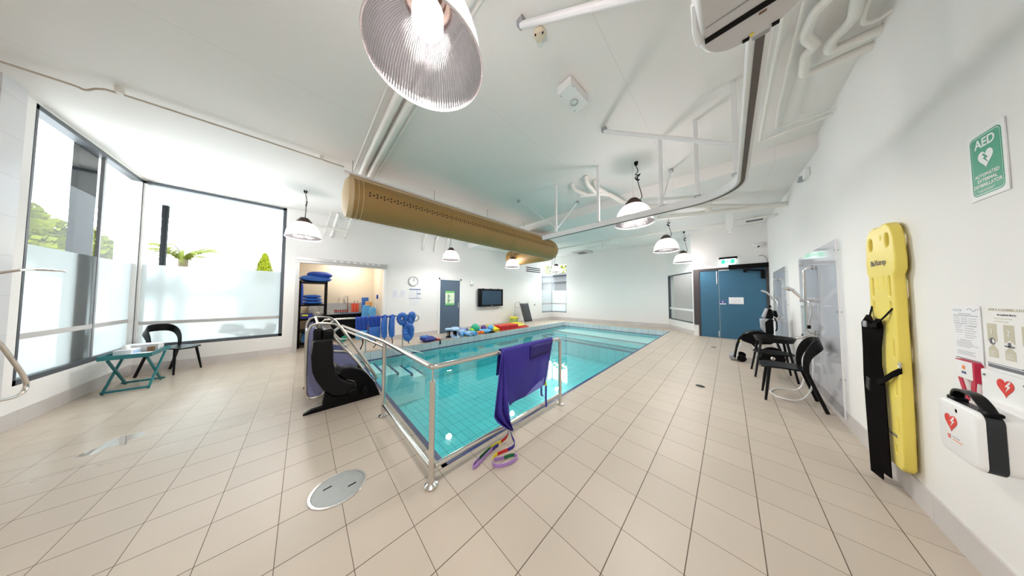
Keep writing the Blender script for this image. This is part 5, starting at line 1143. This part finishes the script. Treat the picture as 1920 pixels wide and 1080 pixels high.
# ------------------------------------------------------------------ exit sign, camera and cable over the doors
t = thing('exit_sign', 'lit green and white exit sign above the blue double doors', 'exit sign', (0, DW-.1, 2.5))
MB().bx(-.20, .23, DW-.14, DW, 2.68, 2.74).build('housing', BLACK, t, .006); MB().bx(-.17, .19, DW-.09, DW-.07, 2.50, 2.68).build('panel', EXITW, t)
MB().bx(-.15, -.05, DW-.092, DW-.09, 2.52, 2.66).build('green_field', EXITL, t); MB().bx(.07, .17, DW-.092, DW-.09, 2.52, 2.66).build('green_field', EXITL, t)
b = MB(); b.ball((.012, DW-.092, 2.635), (.011, .003, .011)); b.prism([(-.012, 2.62), (.02, 2.62), (.022, 2.58), (.04, 2.555), (.032, 2.547), (.008, 2.57), (-.01, 2.54), (-.03, 2.535), (-.03, 2.545), (-.016, 2.55), (-.005, 2.58), (-.02, 2.595), (-.028, 2.58), (-.036, 2.584), (-.028, 2.605)], (0, DW-.091, 0), (1, 0, 0), (0, 0, 1), .002); b.build('running_figure', EXITL, t)
t = thing('security_camera', 'white dome camera high in the corner above the blue doors', 'camera', (.68, DW-.1, 2.98)); MB().bx(.58, .80, DW-.10, DW, 3.02, 3.10).build('mount', TRIMW, t, .01); MB().lathe([(.07, 0), (.07, -.03), (.05, -.06), (0, -.07)], (.68, DW-.1, 3.04), 20).build('dome', TRIMW, t); MB().ball((.69, DW-.13, 2.985), .03).build('lens', BLACK, t)
tag(MB().tube(spline([(.70, DW-.02, 2.70), (.78, DW-.03, 2.70), (.85, DW-.03, 2.6), (.86, DW-.03, 2.47)], 5), .010, 8).build('cable', GREYP, None), 'short grey cable looping down to the door operator', 'cable')
t = thing('motion_sensor', 'small white sensor box high on the right wall', 'sensor', (XR-.04, 5.35, 3.2)); MB().bx(XR-.05, XR, 5.25, 5.40, 3.20, 3.33).build('housing', TRIMW, t, .01); MB().bx(XR-.07, XR-.01, 5.48, 5.62, 3.24, 3.30).build('lens', GREYP, t, .01)

# ------------------------------------------------------------------ right wall
XW = XR-.001
RW = lambda y, z, d=0.0: (XW-d, y, z)
t = thing('defibrillator_sign', 'white and green AED sign with a heart high on the right wall', 'sign', (XR, 2.315, 1.90))
plate('board', [[(-.105, 0), (.105, 0), (.105, .33), (-.105, .33)]], RW(2.315, 1.90), 'right', .004, SIGNW, t)
plate('green_field', [rrect(-.088, .088, .018, .312, .025), rrect(-.083, .083, .023, .307, .021)], RW(2.315, 1.90, .004), 'right', .0008, SIGNG, t)
plate('green_field', [rrect(-.079, .079, .027, .303, .018)], RW(2.315, 1.90, .004), 'right', .0008, SIGNG, t)
plate('heart_symbol', [heart(0, .185, .085, .085)], RW(2.315, 1.90, .0049), 'right', .0006, SIGNW, t)
plate('lightning_bolt', [bolt(0, .19, .026, -1)], RW(2.315, 1.90, .0056), 'right', .0006, SIGNG, t)
text('lettering', 'AED', .06, RW(2.315, 1.90+.268, .005), 'right', SIGNW, t, off=.0012)
for k, s in enumerate(('AUTOMATED', 'EXTERNAL', 'DEFIBRILLATOR')): text('lettering', s, .0225, RW(2.315, 1.90+.112-.024*k, .005), 'right', SIGNW, t, off=.0004)
lines(t, RW(2.315, 1.90, .0048), 'right', [(-.06, .042, .10, .002), (-.05, .036, .08, .002)], SIGNW)

t = thing('spine_board', 'yellow plastic spine board standing against the right wall', 'spine board', (.83, 3.05, .19))
bz = [(.20, .24), (.215, .6), (.22, 1.0), (.22, 1.52), (.215, 1.58), (.255, 1.62), (.26, 1.70), (.25, 1.76), (.24, 1.85), (.205, 1.92), (.15, 1.955), (.08, 1.96), (.05, 1.95)]
outl = [(p[0], p[1]) for p in bz]+[(-p[0], p[1]) for p in bz[::-1]]+[(-.16, .205), (0, .195), (.16, .205)]
slot = lambda cx, cz, w, h: rrect(cx-w/2, cx+w/2, cz-h/2, cz+h/2, min(w, h)*.45, 4)
hol = [slot(-.155, 1.50, .06, .17), slot(.155, 1.50, .06, .17), slot(-.055, 1.52, .03, .13), slot(.06, 1.52, .03, .13), slot(-.155, 1.35, .055, .09), slot(.155, 1.35, .05, .09), slot(-.16, 1.05, .05, .15), slot(.16, 1.05, .05, .15), slot(-.05, 1.03, .025, .14), slot(.16, .78, .05, .15), slot(-.16, .78, .05, .15), slot(.1, .32, .05, .08), slot(-.15, .5, .05, .14), slot(.16, .5, .04, .14), slot(-.17, 1.82, .06, .09) if False else slot(-.155, 1.84, .11, .12), slot(.155, 1.84, .10, .12), slot(.05, 1.87, .035, .05)]
by = 3.18; sq = lambda lp: [(p[0]*.82, p[1]) for p in lp]
plate('board', [sq(l) for l in [outl]+hol], (XR-.014, by, 0), 'right', .048, BOARDY, t, .010)
text('lettering', 'BaXstrap', .062, (XR-.0645, by+.01, 1.685), 'right', INK, t, sx=1.0)
text('lettering', 'Laerdal', .038, (XR-.0645, by-.06, .42), 'right', INK, t)
t = thing('strap_harness', 'black webbing straps clipped to the yellow board and hanging to the floor', 'straps', (.77, 3.1, .06))
w = lambda y, z, x=.785: (min(x+.030, .83) if x > .775 else x+.03, y*1.0395, 1.4229-(1.4229-z)*1.0395)
for P in ([w(3.22, 1.37, .80), w(3.19, 1.27, .775), w(3.15, 1.22, .765)], [w(2.90, 1.36, .80), w(2.96, 1.28, .775), w(3.05, 1.22, .765)]):
    MB().ribbon(P, (0, .012, .0), .004).build('upper_strap', BLACKF, t)
    MB().tube([Vector(P[0])+Vector((0, .012*math.cos(k*PI/5), .02*math.sin(k*PI/5))) for k in range(10)], .004, 6, closed=True).build('clip', CHROME, t)
MB().ribbon([w(3.185, 1.28, .77), w(3.17, 1.22, .76), w(3.17, 1.0, .758), w(3.17, .80, .757), w(3.16, .55, .757), w(3.15, .07, .757)], [(0, .03, 0), (-.015, .045, 0), (-.015, .04, 0), (-.015, .05, 0), (-.015, .052, 0), (-.012, .05, 0)], .006).build('hanging_strap', BLACKF, t)
MB().ribbon([w(3.04, 1.26, .772), w(3.06, 1.20, .766), w(3.075, 1.05, .763), w(3.08, .92, .762), w(3.07, .80, .761), w(3.06, .5, .76), w(3.05, .14, .76)], [(0, .03, 0), (-.015, .048, 0), (-.015, .032, 0), (-.015, .028, 0), (-.015, .05, 0), (-.015, .052, 0), (-.015, .052, 0)], .006).build('hanging_strap', BLACKF, t)
MB().ribbon([w(3.20, 1.235, .755), w(3.1, 1.20, .752), w(3.0, 1.215, .755)], (0, .0, .018), .006).build('cross_strap', BLACKF, t)
MB().ribbon([w(2.87, .93, .80), w(2.91, .89, .78), w(3.0, .82, .765), w(3.08, .78, .76)], (0, .0, .022), .005).build('cross_strap', BLACKF, t)
MB().tube([Vector((.822, 2.978+.01*math.cos(k*PI/5), .945+.02*math.sin(k*PI/5))) for k in range(10)], .004, 6, closed=True).build('clip', CHROME, t)
MB().box((.778, 3.295, 1.20), (.014, .05, .05)).build('buckle', GREYP, t, .006); MB().box((.778, 3.28, .72), (.016, .07, .10), Matrix.Rotation(.2, 3, 'X')).build('buckle', BLACKS, t, .006)

t = thing('paper_poster', 'white printed sheet with dense grey text left of the numbered poster', 'poster', (XR, 2.525, 1.08)); O = RW(2.617, 1.08)
plate('sheet', [[(0, 0), (.19, 0), (.19, .295), (0, .295)]], O, 'right', .003, PAPER, t); O2 = RW(2.617, 1.08, .003)
R_l = [(.05, .252, .08, .004), (.012, .243, .165, .005)]
for k in range(4): R_l += [(.012, .232-.010*k, .04, .0028), (.065, .230-.010*k, .04, .0028), (.115, .228-.012*k, .05, .0028)]
R_l += [(.02, .196-.011*k, .055-.01*(k % 3), .0028) for k in range(5)]+[(.085, .188-.012*k, .075-.015*(k % 2), .0028) for k in range(6)]
R_l += [(.05, .112, .07, .003)]+[(.025, .102-.0085*k, .10+.02*(k % 3)-.01*(k % 2), .0028) for k in range(4)]+[(.025, .052-.008*k, .12-.02*(k % 2), .0028) for k in range(3)]
lines(t, O2, 'right', R_l, INKL); lines(t, O2, 'right', [(.012, .012, .165, .004)], INK, name='footer_rule')
lines(t, O2, 'right', [(.01, .27, .06, .012)], mat('pale_grey_ink', (0.62, 0.64, 0.68), .7), name='logo')
MB().tube(spline([Vector(O2)+FACE['right'] @ Vector((.11+.02*k, .275+.008*math.sin(k*2.2), .0006)) for k in range(5)], 5), .0012, 5).build('scribble', INKL, t)
t = thing('instruction_poster', 'white poster with beige arrows numbered 1, 2 and 3', 'poster', (XR, 2.28, 1.09)); O = RW(2.405, 1.09)
plate('sheet', [[(0, 0), (.26, 0), (.26, .30), (0, .30)]], O, 'right', .003, mat('poster_paper', (.83, .82, .80), .7), t)
text('lettering', 'APPLY A DEFIBRILLATOR', .017, RW(2.28, 1.09+.272, .0035), 'right', BEIGE, t); text('lettering', 'to a patient that is:', .0125, RW(2.28, 1.09+.250, .0035), 'right', INK, t)
lines(t, RW(2.405, 1.09, .003), 'right', [(.06, .232, .09, .003), (.06, .218, .07, .003)], BEIGE)
for k in range(3):
    x = .042+.088*k
    nb = plate('number_banner', [[(x-.026, .205), (x+.026, .205), (x+.026, .120), (x, .138), (x-.026, .120)]], RW(2.405, 1.09, .003), 'right', .0006, BEIGE, t)
    text('lettering', str(k+1), .034, RW(2.405-x, 1.09+.166, .0042), 'right', SIGNW, nb)
    plate('arrow_panel', [[(x-.026, .045), (x+.026, .045), (x+.026, .085), (x, .108), (x-.026, .085)]], RW(2.405, 1.09, .003), 'right', .0006, BEIGE, t)
    lines(t, RW(2.405, 1.09, .0038), 'right', [(x-.017, .055+.009*q, .034-.008*(q % 2), .002) for q in range(3)], SIGNW)
x = .042
plate('ear_symbol', [[(x+.016*math.cos(a), .122+.016*math.sin(a)) for a in [2*PI*q/20 for q in range(20)]], [(x+.004+.010*math.cos(a), .122+.011*math.sin(a)) for a in [2*PI*q/20 for q in range(20)]]], RW(2.405, 1.09, .0042), 'right', .0006, INK, t)
lines(t, RW(2.405, 1.09, .0042), 'right', [(.125, .115, .010, .022), (.108, .108, .046, .006)], INK, name='patient_symbol')
plate('heart_symbol', [heart(.218, .122, .03, .028), heart(.218, .122, .012, .012)], RW(2.405, 1.09, .0042), 'right', .0006, INK, t)
lines(t, RW(2.405, 1.09, .003), 'right', [(.008, .008, .235, .024)], INK, name='footer_bar'); lines(t, RW(2.405, 1.09, .0042), 'right', [(.014, .020, .17, .004), (.014, .013, .19, .003)], SIGNW)
plate('badge', [[(.232+.018*math.cos(a), .02+.018*math.sin(a)) for a in [2*PI*q/20 for q in range(20)]]], RW(2.405, 1.09, .0042), 'right', .0006, mat('badge_blue', (.1, .45, .6), .5), t)

t = thing('wall_bracket_plate', 'white bracket plate with a red heart and lightning bolt right of the red pouch', 'bracket', (XR, 2.29, .93)); 
plate('plate', [rrect(-.12, .12, 0, .14, .008)], RW(2.285, .93), 'right', .018, SIGNW, t, .002)
plate('heart_symbol', [heart(.0, .077, .085, .08)], RW(2.275, .93, .0185), 'right', .001, SAFER, t); plate('lightning_bolt', [bolt(.015, .088, .026, 1)], RW(2.275, .93, .0195), 'right', .001, SIGNW, t)
for y in (2.385, 2.18): MB().cyl(RW(y, 1.045, .018), RW(y, 1.045, .021), .005).build('screw', INK, t)
MB().bx(XR-.06, XR-.001, 2.1, 2.36, .90, .935).build('support_shelf', SIGNW, t, .004)

t = thing('defibrillator', 'white defibrillator case with a black band, handle and red heart on the right wall', 'defibrillator', (.78, 2.08, .70))
xf, yn, yl, zb, zt = .70, 1.985, 2.23, .705, .945
def slab(x0, x1, g, tp_=0.0):
    """rounded slab of the case between two depths, g grows its outline"""
    a = rrect(yn-g, yl+g, zb-g, zt+g, .035, 5); n = 3
    return a
prof = rrect(yn, yl, zb, zt, .032, 5); ctr = Vector((0, (yn+yl)/2, (zb+zt)/2))
def lay(x, s): return [Vector((x, ctr.y+(p[0]-ctr.y)*s, ctr.z+(p[1]-ctr.z)*s)) for p in prof]
MB().rings([lay(xf, .90), lay(xf+.003, .955), lay(xf+.008, .985), lay(xf+.014, 1.0), lay(xf+.016, 1.0)]).build('front_cover', SIGNW, t); fc = [c_ for c_ in t.children if c_.name.startswith('front_cover')][0]
MB().rings([lay(xf+.016, .985), lay(xf+.018, 1.0), lay(xf+.050, 1.0), lay(xf+.052, .985)]).build('band', mat('charcoal_plastic', (.008, .010, .013), .4), t)
MB().rings([lay(xf+.052, .97), lay(xf+.075, .95), lay(xf+.12, .86), lay(xf+.165, .66)]).build('back_cover', SIGNW, t)
MB().ribbon(spline([(xf+.034, 2.19, zt-.005), (xf+.032, 2.175, zt+.035), (xf+.03, 2.14, zt+.055), (xf+.03, 2.07, zt+.055), (xf+.032, 2.03, zt+.032), (xf+.036, 2.0, zt-.01)], 5), (.016, 0, 0), .011).build('handle', BLACKS, t, .003)
MB().box((xf+.034, 2.185, zt+.006), (.034, .05, .018)).build('handle_mount', BLACK, t, .005); MB().box((xf+.036, 2.01, zt+.003), (.034, .05, .016)).build('handle_mount', BLACK, t, .005)
plate('heart_symbol', [heart(0, 0, .075, .075)], (xf-.0006, 2.135, .845), 'right', .001, SAFER, fc)['label'] = 'red heart symbol'; plate('lightning_bolt', [bolt(.012, .010, .024, 1)], (xf-.0015, 2.135, .845), 'right', .001, SIGNW, fc)
lines(t, (xf-.0002, 2.155, .785), 'right', [(-.005, .002, .016, .006), (-.005, -.008, .016, .006)], SAFER); lines(t, (xf-.0002, 2.13, .785), 'right', [(0, .003, .04, .004)], INKL); lines(t, (xf-.0002, 2.13, .775), 'right', [(0, .001, .055, .003)], ORANGE)
plate('indicator', [[(.007*math.cos(a), .009*math.sin(a)) for a in [2*PI*q/14 for q in range(14)]]], (xf+.001, 2.10, .912), 'right', .001, INK, t)
MB().prism([(2.19, .715), (2.15, .69), (2.11, .685), (2.09, .695), (2.11, .71), (2.14, .722)], (xf+.03, 0, 0), (0, 1, 0), (0, 0, 1), .012).build('pull_tab', SAFER, t, .002)
t = thing('rescue_pouch', 'white pouch with red straps hanging above the defibrillator case', 'pouch', (XR-.03, 2.51, .9))
MB().bx(.864, XW, 2.45, 2.565, .99, 1.085).build('pouch', SIGNW, t, .004); MB().bx(.862, XW, 2.436, 2.451, .985, 1.087).build('side_strip', mat('crimson', (.5, .01, .05), .5), t, .002); MB().bx(.863, XW, 2.44, 2.565, 1.084, 1.088).build('top_strip', MATS['crimson'], t)
for y0, y1 in ((2.545, 2.515), (2.452, 2.468)): MB().ribbon([(.866, y0, .99), (.866, (y0+y1)/2, .95), (.87, y1, .88)], (0, .013, 0), .004).build('strap', MATS['crimson'], t)
plate('logo', [[(.009*math.cos(a), .011*math.sin(a)) for a in [2*PI*q/16 for q in range(16)]]], (.8635, 2.51, 1.05), 'right', .001, ORANGE, t); text('lettering', 'HTR', .016, (.8632, 2.51, 1.022), 'right', NAVY, t)
t = thing('wall_label', 'small white printed label right of the red and white pouch', 'label', (XR, 2.45, .98)); plate('sheet', [[(0, 0), (.10, 0), (.10, .045), (0, .045)]], RW(2.50, .98), 'right', .0015, PAPER, t); lines(t, RW(2.50, .98, .0015), 'right', [(.01, .027, .085, .003), (.02, .015, .07, .003)], INKL)

# clear splash panels and the two wall showers
for y0, y1, l in ((4.24, 6.05, 'tall clear acrylic splash panel behind the near black chair'), (7.27, 9.04, 'tall clear acrylic splash panel beside the blue doors')):
    t = thing('splash_panel', l, 'panel', (XR-.02, (y0+y1)/2, .09)); MB().bx(.852, .860, y0, y1, .09, 2.07).build('sheet', PERSP, t, smooth=False)
    MB().bx(.8505, .8615, y0-.004, y0+.004, .09, 2.07).build('polished_edge', TRIMW, t); 
    for z in (.5, 1.25, 1.95):
        for y in (y0+.06, y1-.06): MB().cyl((.849, y, z), (XW, y, z), .010).build('standoff', STEEL, t)
def shower(y, label):
    t = thing('shower_rail', label, 'shower', (.8, y, .7)); x = .785
    MB().tube([(.86, y-.02, 1.84), (x+.03, y-.02, 1.84), (x, y, 1.81), (x, y, .93), (x+.03, y-.02, .90), (.86, y-.02, .90)], .015, 12).build('slide_rail', STEEL, t)
    for z in (1.84, .90): MB().cyl((.865, y-.02, z), (.852, y-.02, z), .035, None, 20).build('flange', STEEL, t)
    MB().cyl((x-.05, y, 1.365), (x+.07, y, 1.365), .022).build('slider', CHROME, t)
    b = MB(); b.cyl((x-.03, y-.01, 1.39), (x-.12, y-.03, 1.53), .014, .02); b.ball((x-.16, y-.03, 1.545), (.065, .055, .028), Matrix.Rotation(.5, 3, 'Y')); b.build('shower_head', CHROME, t)
    MB().tube(spline([(x-.02, y, 1.37), (x+.03, y-.05, 1.33), (x+.04, y-.06, 1.2), (x+.02, y-.05, 1.05), (x+.015, y-.04, .99)], 5), .008, 8).build('hose', STEEL, t); MB().cyl((x+.015, y-.04, 1.01), (x+.015, y-.04, .96), .016).build('hose_end', BLACK, t)
    MB().cyl((.86, y+.03, .86), (.70, y+.05, .80), .02).build('mixer', STEEL, t); MB().box((.80, y+.02, .85), (.10, .20, .035)).build('mixer_bar', STEEL, t, .01); return t
shower(5.25, 'stainless shower rail with hand shower on the near clear panel'); shower(8.30, 'stainless shower rail with hand shower beside the blue doors')
tag(MB().tube(spline([(.79, 5.3, .84), (.78, 5.42, .55), (.77, 5.45, .2), (.70, 5.4, .012), (.5, 5.25, .012), (.40, 5.0, .012), (.45, 4.80, .012), (.62, 4.78, .03), (.74, 4.9, .16), (.80, 5.1, .45), (.81, 5.2, .8)], 6), .009, 8).build('hose', TRIMW, None), 'white hose looping on the floor beneath the near black chair', 'hose')

# ------------------------------------------------------------------ side table and shower wheelchair
t = thing('side_table', 'black round tray table with a lower shelf and splayed legs', 'table', (.53, 6.03, 0)); c = Vector((.53, 6.03, 0))
MB().lathe([(0, .635), (.20, .635), (.235, .70), (.25, .70), (.215, .62), (0, .62)], c+Vector((.02, 0, 0)), 36).build('tray_top', BLACKS, t)
MB().lathe([(0, .43), (.235, .43), (.24, .42), (.235, .41), (0, .41)], c, 36).build('shelf', BLACK, t)
for p in ((.277, 6.31), (.295, 5.75), (.748, 6.29), (.764, 5.79)):
    p = Vector((*p, 0)); MB().tube([p, c+(p-c)*.62+Vector((0, 0, .63))], [.014, .017], 8).build('leg', BLACKS, t)
Rw = lambda a, b_, y=7.05: on(1360+a/6.75, 560+b_/6.75, 'y', y)
t = thing('shower_wheelchair', 'black padded shower wheelchair facing away from the right wall', 'wheelchair', (.4, 7.05, 0))
def pad(name, P, y0, y1, m, bev=.01):
    pts = [Rw(*p) for p in P]; return MB().prism([(q.x, q.z) for q in pts], (0, y1, 0), (1, 0, 0), (0, 0, 1), y1-y0).build(name, m, t, bev, 2)
pad('headrest', [(515, 125), (575, 130), (600, 230), (590, 250), (470, 235)], 6.92, 7.18, BLACK); pad('headrest_cover', [(510, 122), (535, 128), (500, 235), (462, 232)], 6.91, 7.19, GREYP)
pad('backrest', [(485, 265), (590, 255), (600, 430), (580, 440), (500, 420), (480, 340)], 6.86, 7.24, BLACK); pad('backrest_cover', [(440, 258), (540, 250), (490, 290), (500, 430), (455, 380)], 6.85, 7.25, GREYP)
pad('seat', [(240, 440), (330, 410), (460, 412), (600, 440), (640, 520), (560, 560), (330, 560), (220, 520), (190, 500)], 6.82, 7.28, BLACK, .02)
for y in (6.83, 7.25):
    MB().tube([Rw(a, b_, y) for a, b_ in ((460, 420), (330, 422), (240, 450), (180, 500), (150, 580), (130, 680), (120, 740))], .022, 10).build('legrest_tube', BLACKS, t)
    MB().tube([Rw(a, b_, y) for a, b_ in ((205, 560), (170, 620), (150, 690), (148, 760))], .018, 10).build('front_fork', TRIMW, t)
    c = Rw(205, 760, y); MB().lathe([(.03, -.015), (.068, -.018), (.075, 0), (.068, .018), (.03, .015)], Vector((c.x, y, .075)), 20, Matrix.Rotation(PI/2, 3, 'X'), True, True).build('front_caster', BLACK, t)
    c = Rw(600, 740, y); MB().lathe([(.05, -.02), (.15, -.02), (.165, 0), (.15, .02), (.05, .02)], Vector((c.x, y, .165)), 28, Matrix.Rotation(PI/2, 3, 'X'), True, True).build('rear_wheel', BLACK, t); MB().ball((c.x, y-.02, .165), (.04, .03, .04)).build('wheel_hub', STEEL, t)
    MB().tube([Rw(a, b_, y) for a, b_ in ((330, 560), (420, 640), (560, 740))], .018, 8).build('frame_tube', BLACK, t)
    MB().tube([Rw(a, b_, y) for a, b_ in ((570, 560), (640, 520), (690, 640), (720, 700))], .018, 8).build('frame_tube', BLACK, t)
MB().tube([Rw(590, 70), Rw(595, 250), Rw(590, 440)], .016, 10).build('back_pole', TRIMW, t); MB().tube([Rw(545, 100), Rw(565, 90), Rw(575, 110)], .018, 8).build('push_grip', BLACK, t)
pad('side_bolster', [(610, 145), (640, 155), (660, 220), (640, 240), (615, 220)], 6.95, 7.15, BLACK)
MB().tube([Rw(620, 240), Rw(650, 300), Rw(655, 380), Rw(640, 410)], .010, 8).build('lever', BLACK, t)
pad('footplate', [(45, 705), (110, 685), (120, 745), (60, 735)], 6.85, 7.25, GREYP, .004)
MB().ball(Rw(193, 533, 6.80), .014).build('yellow_knob', YEL, t)
pad('under_box', [(440, 700), (720, 690), (740, 800), (640, 860), (430, 820), (400, 760)], 6.9, 7.2, BLACK, .01)
tag(MB().pillow((.80, 6.62, .65), .06, .16, 1.3, None, .3).build('wall_cover', mat('cream_vinyl', (.72, .68, .58), .5, var=.05), None), 'narrow cream padded strip on the wall between the two clear panels', 'pad') if False else None

# ------------------------------------------------------------------ floor fittings
t = thing('floor_hatch', 'round stainless floor cover with two lifting slots in the near tiles', 'floor cover', (-2.06, .225, 0))
MB().lathe([(0, .004), (.15, .004), (.152, .002)], (-2.06, .225, 0), 48).build('cover', mat('galvanised', (.36, .38, .37), .5, .5, var=.12, scale=14), t); MB().lathe([(.153, .001), (.155, .005), (.168, .005), (.171, .001)], (-2.06, .225, 0), 48).build('ring', STEEL, t)
for dx, dy in ((-.045, -.06), (.04, .075)): MB().box((-2.06+dx, .225+dy, .0045), (.012, .05, .001), Matrix.Rotation(.1, 3, 'Z')).build('slot', BLACK, t)
for x, y, l in ((-.351, 4.529, 'nearer small dark drain in the right hand deck tiles'), (-.331, 8.234, 'farther small dark drain in the right hand deck tiles')):
    t = thing('floor_drain', l, 'drain', (x, y, 0)); MB().lathe([(0, .002), (.048, .002), (.052, .0)], (x, y, 0), 24).build('grate', BLACK, t); MB().lathe([(.052, .0), (.054, .003), (.058, .003), (.06, 0)], (x, y, 0), 24).build('ring', mat('tarnished_metal', (.12, .11, .08), .6), t)
b = MB(); P = [on(x_, y_, 'z', .0012) for x_, y_ in ((138, 858), (165, 845), (185, 838), (205, 826), (240, 815), (274, 808), (270, 816), (240, 826), (236, 834), (205, 838), (190, 845), (165, 855))]
b.face([b.bm.verts.new(p) for p in P]); o = b.build('puddle', clear_mat('wet_film', (.93, .93, .93), 1.6, 0.01, 2.2), None, smooth=False); tag(o, 'thin puddle of water on the tiles before the windows', 'puddle')
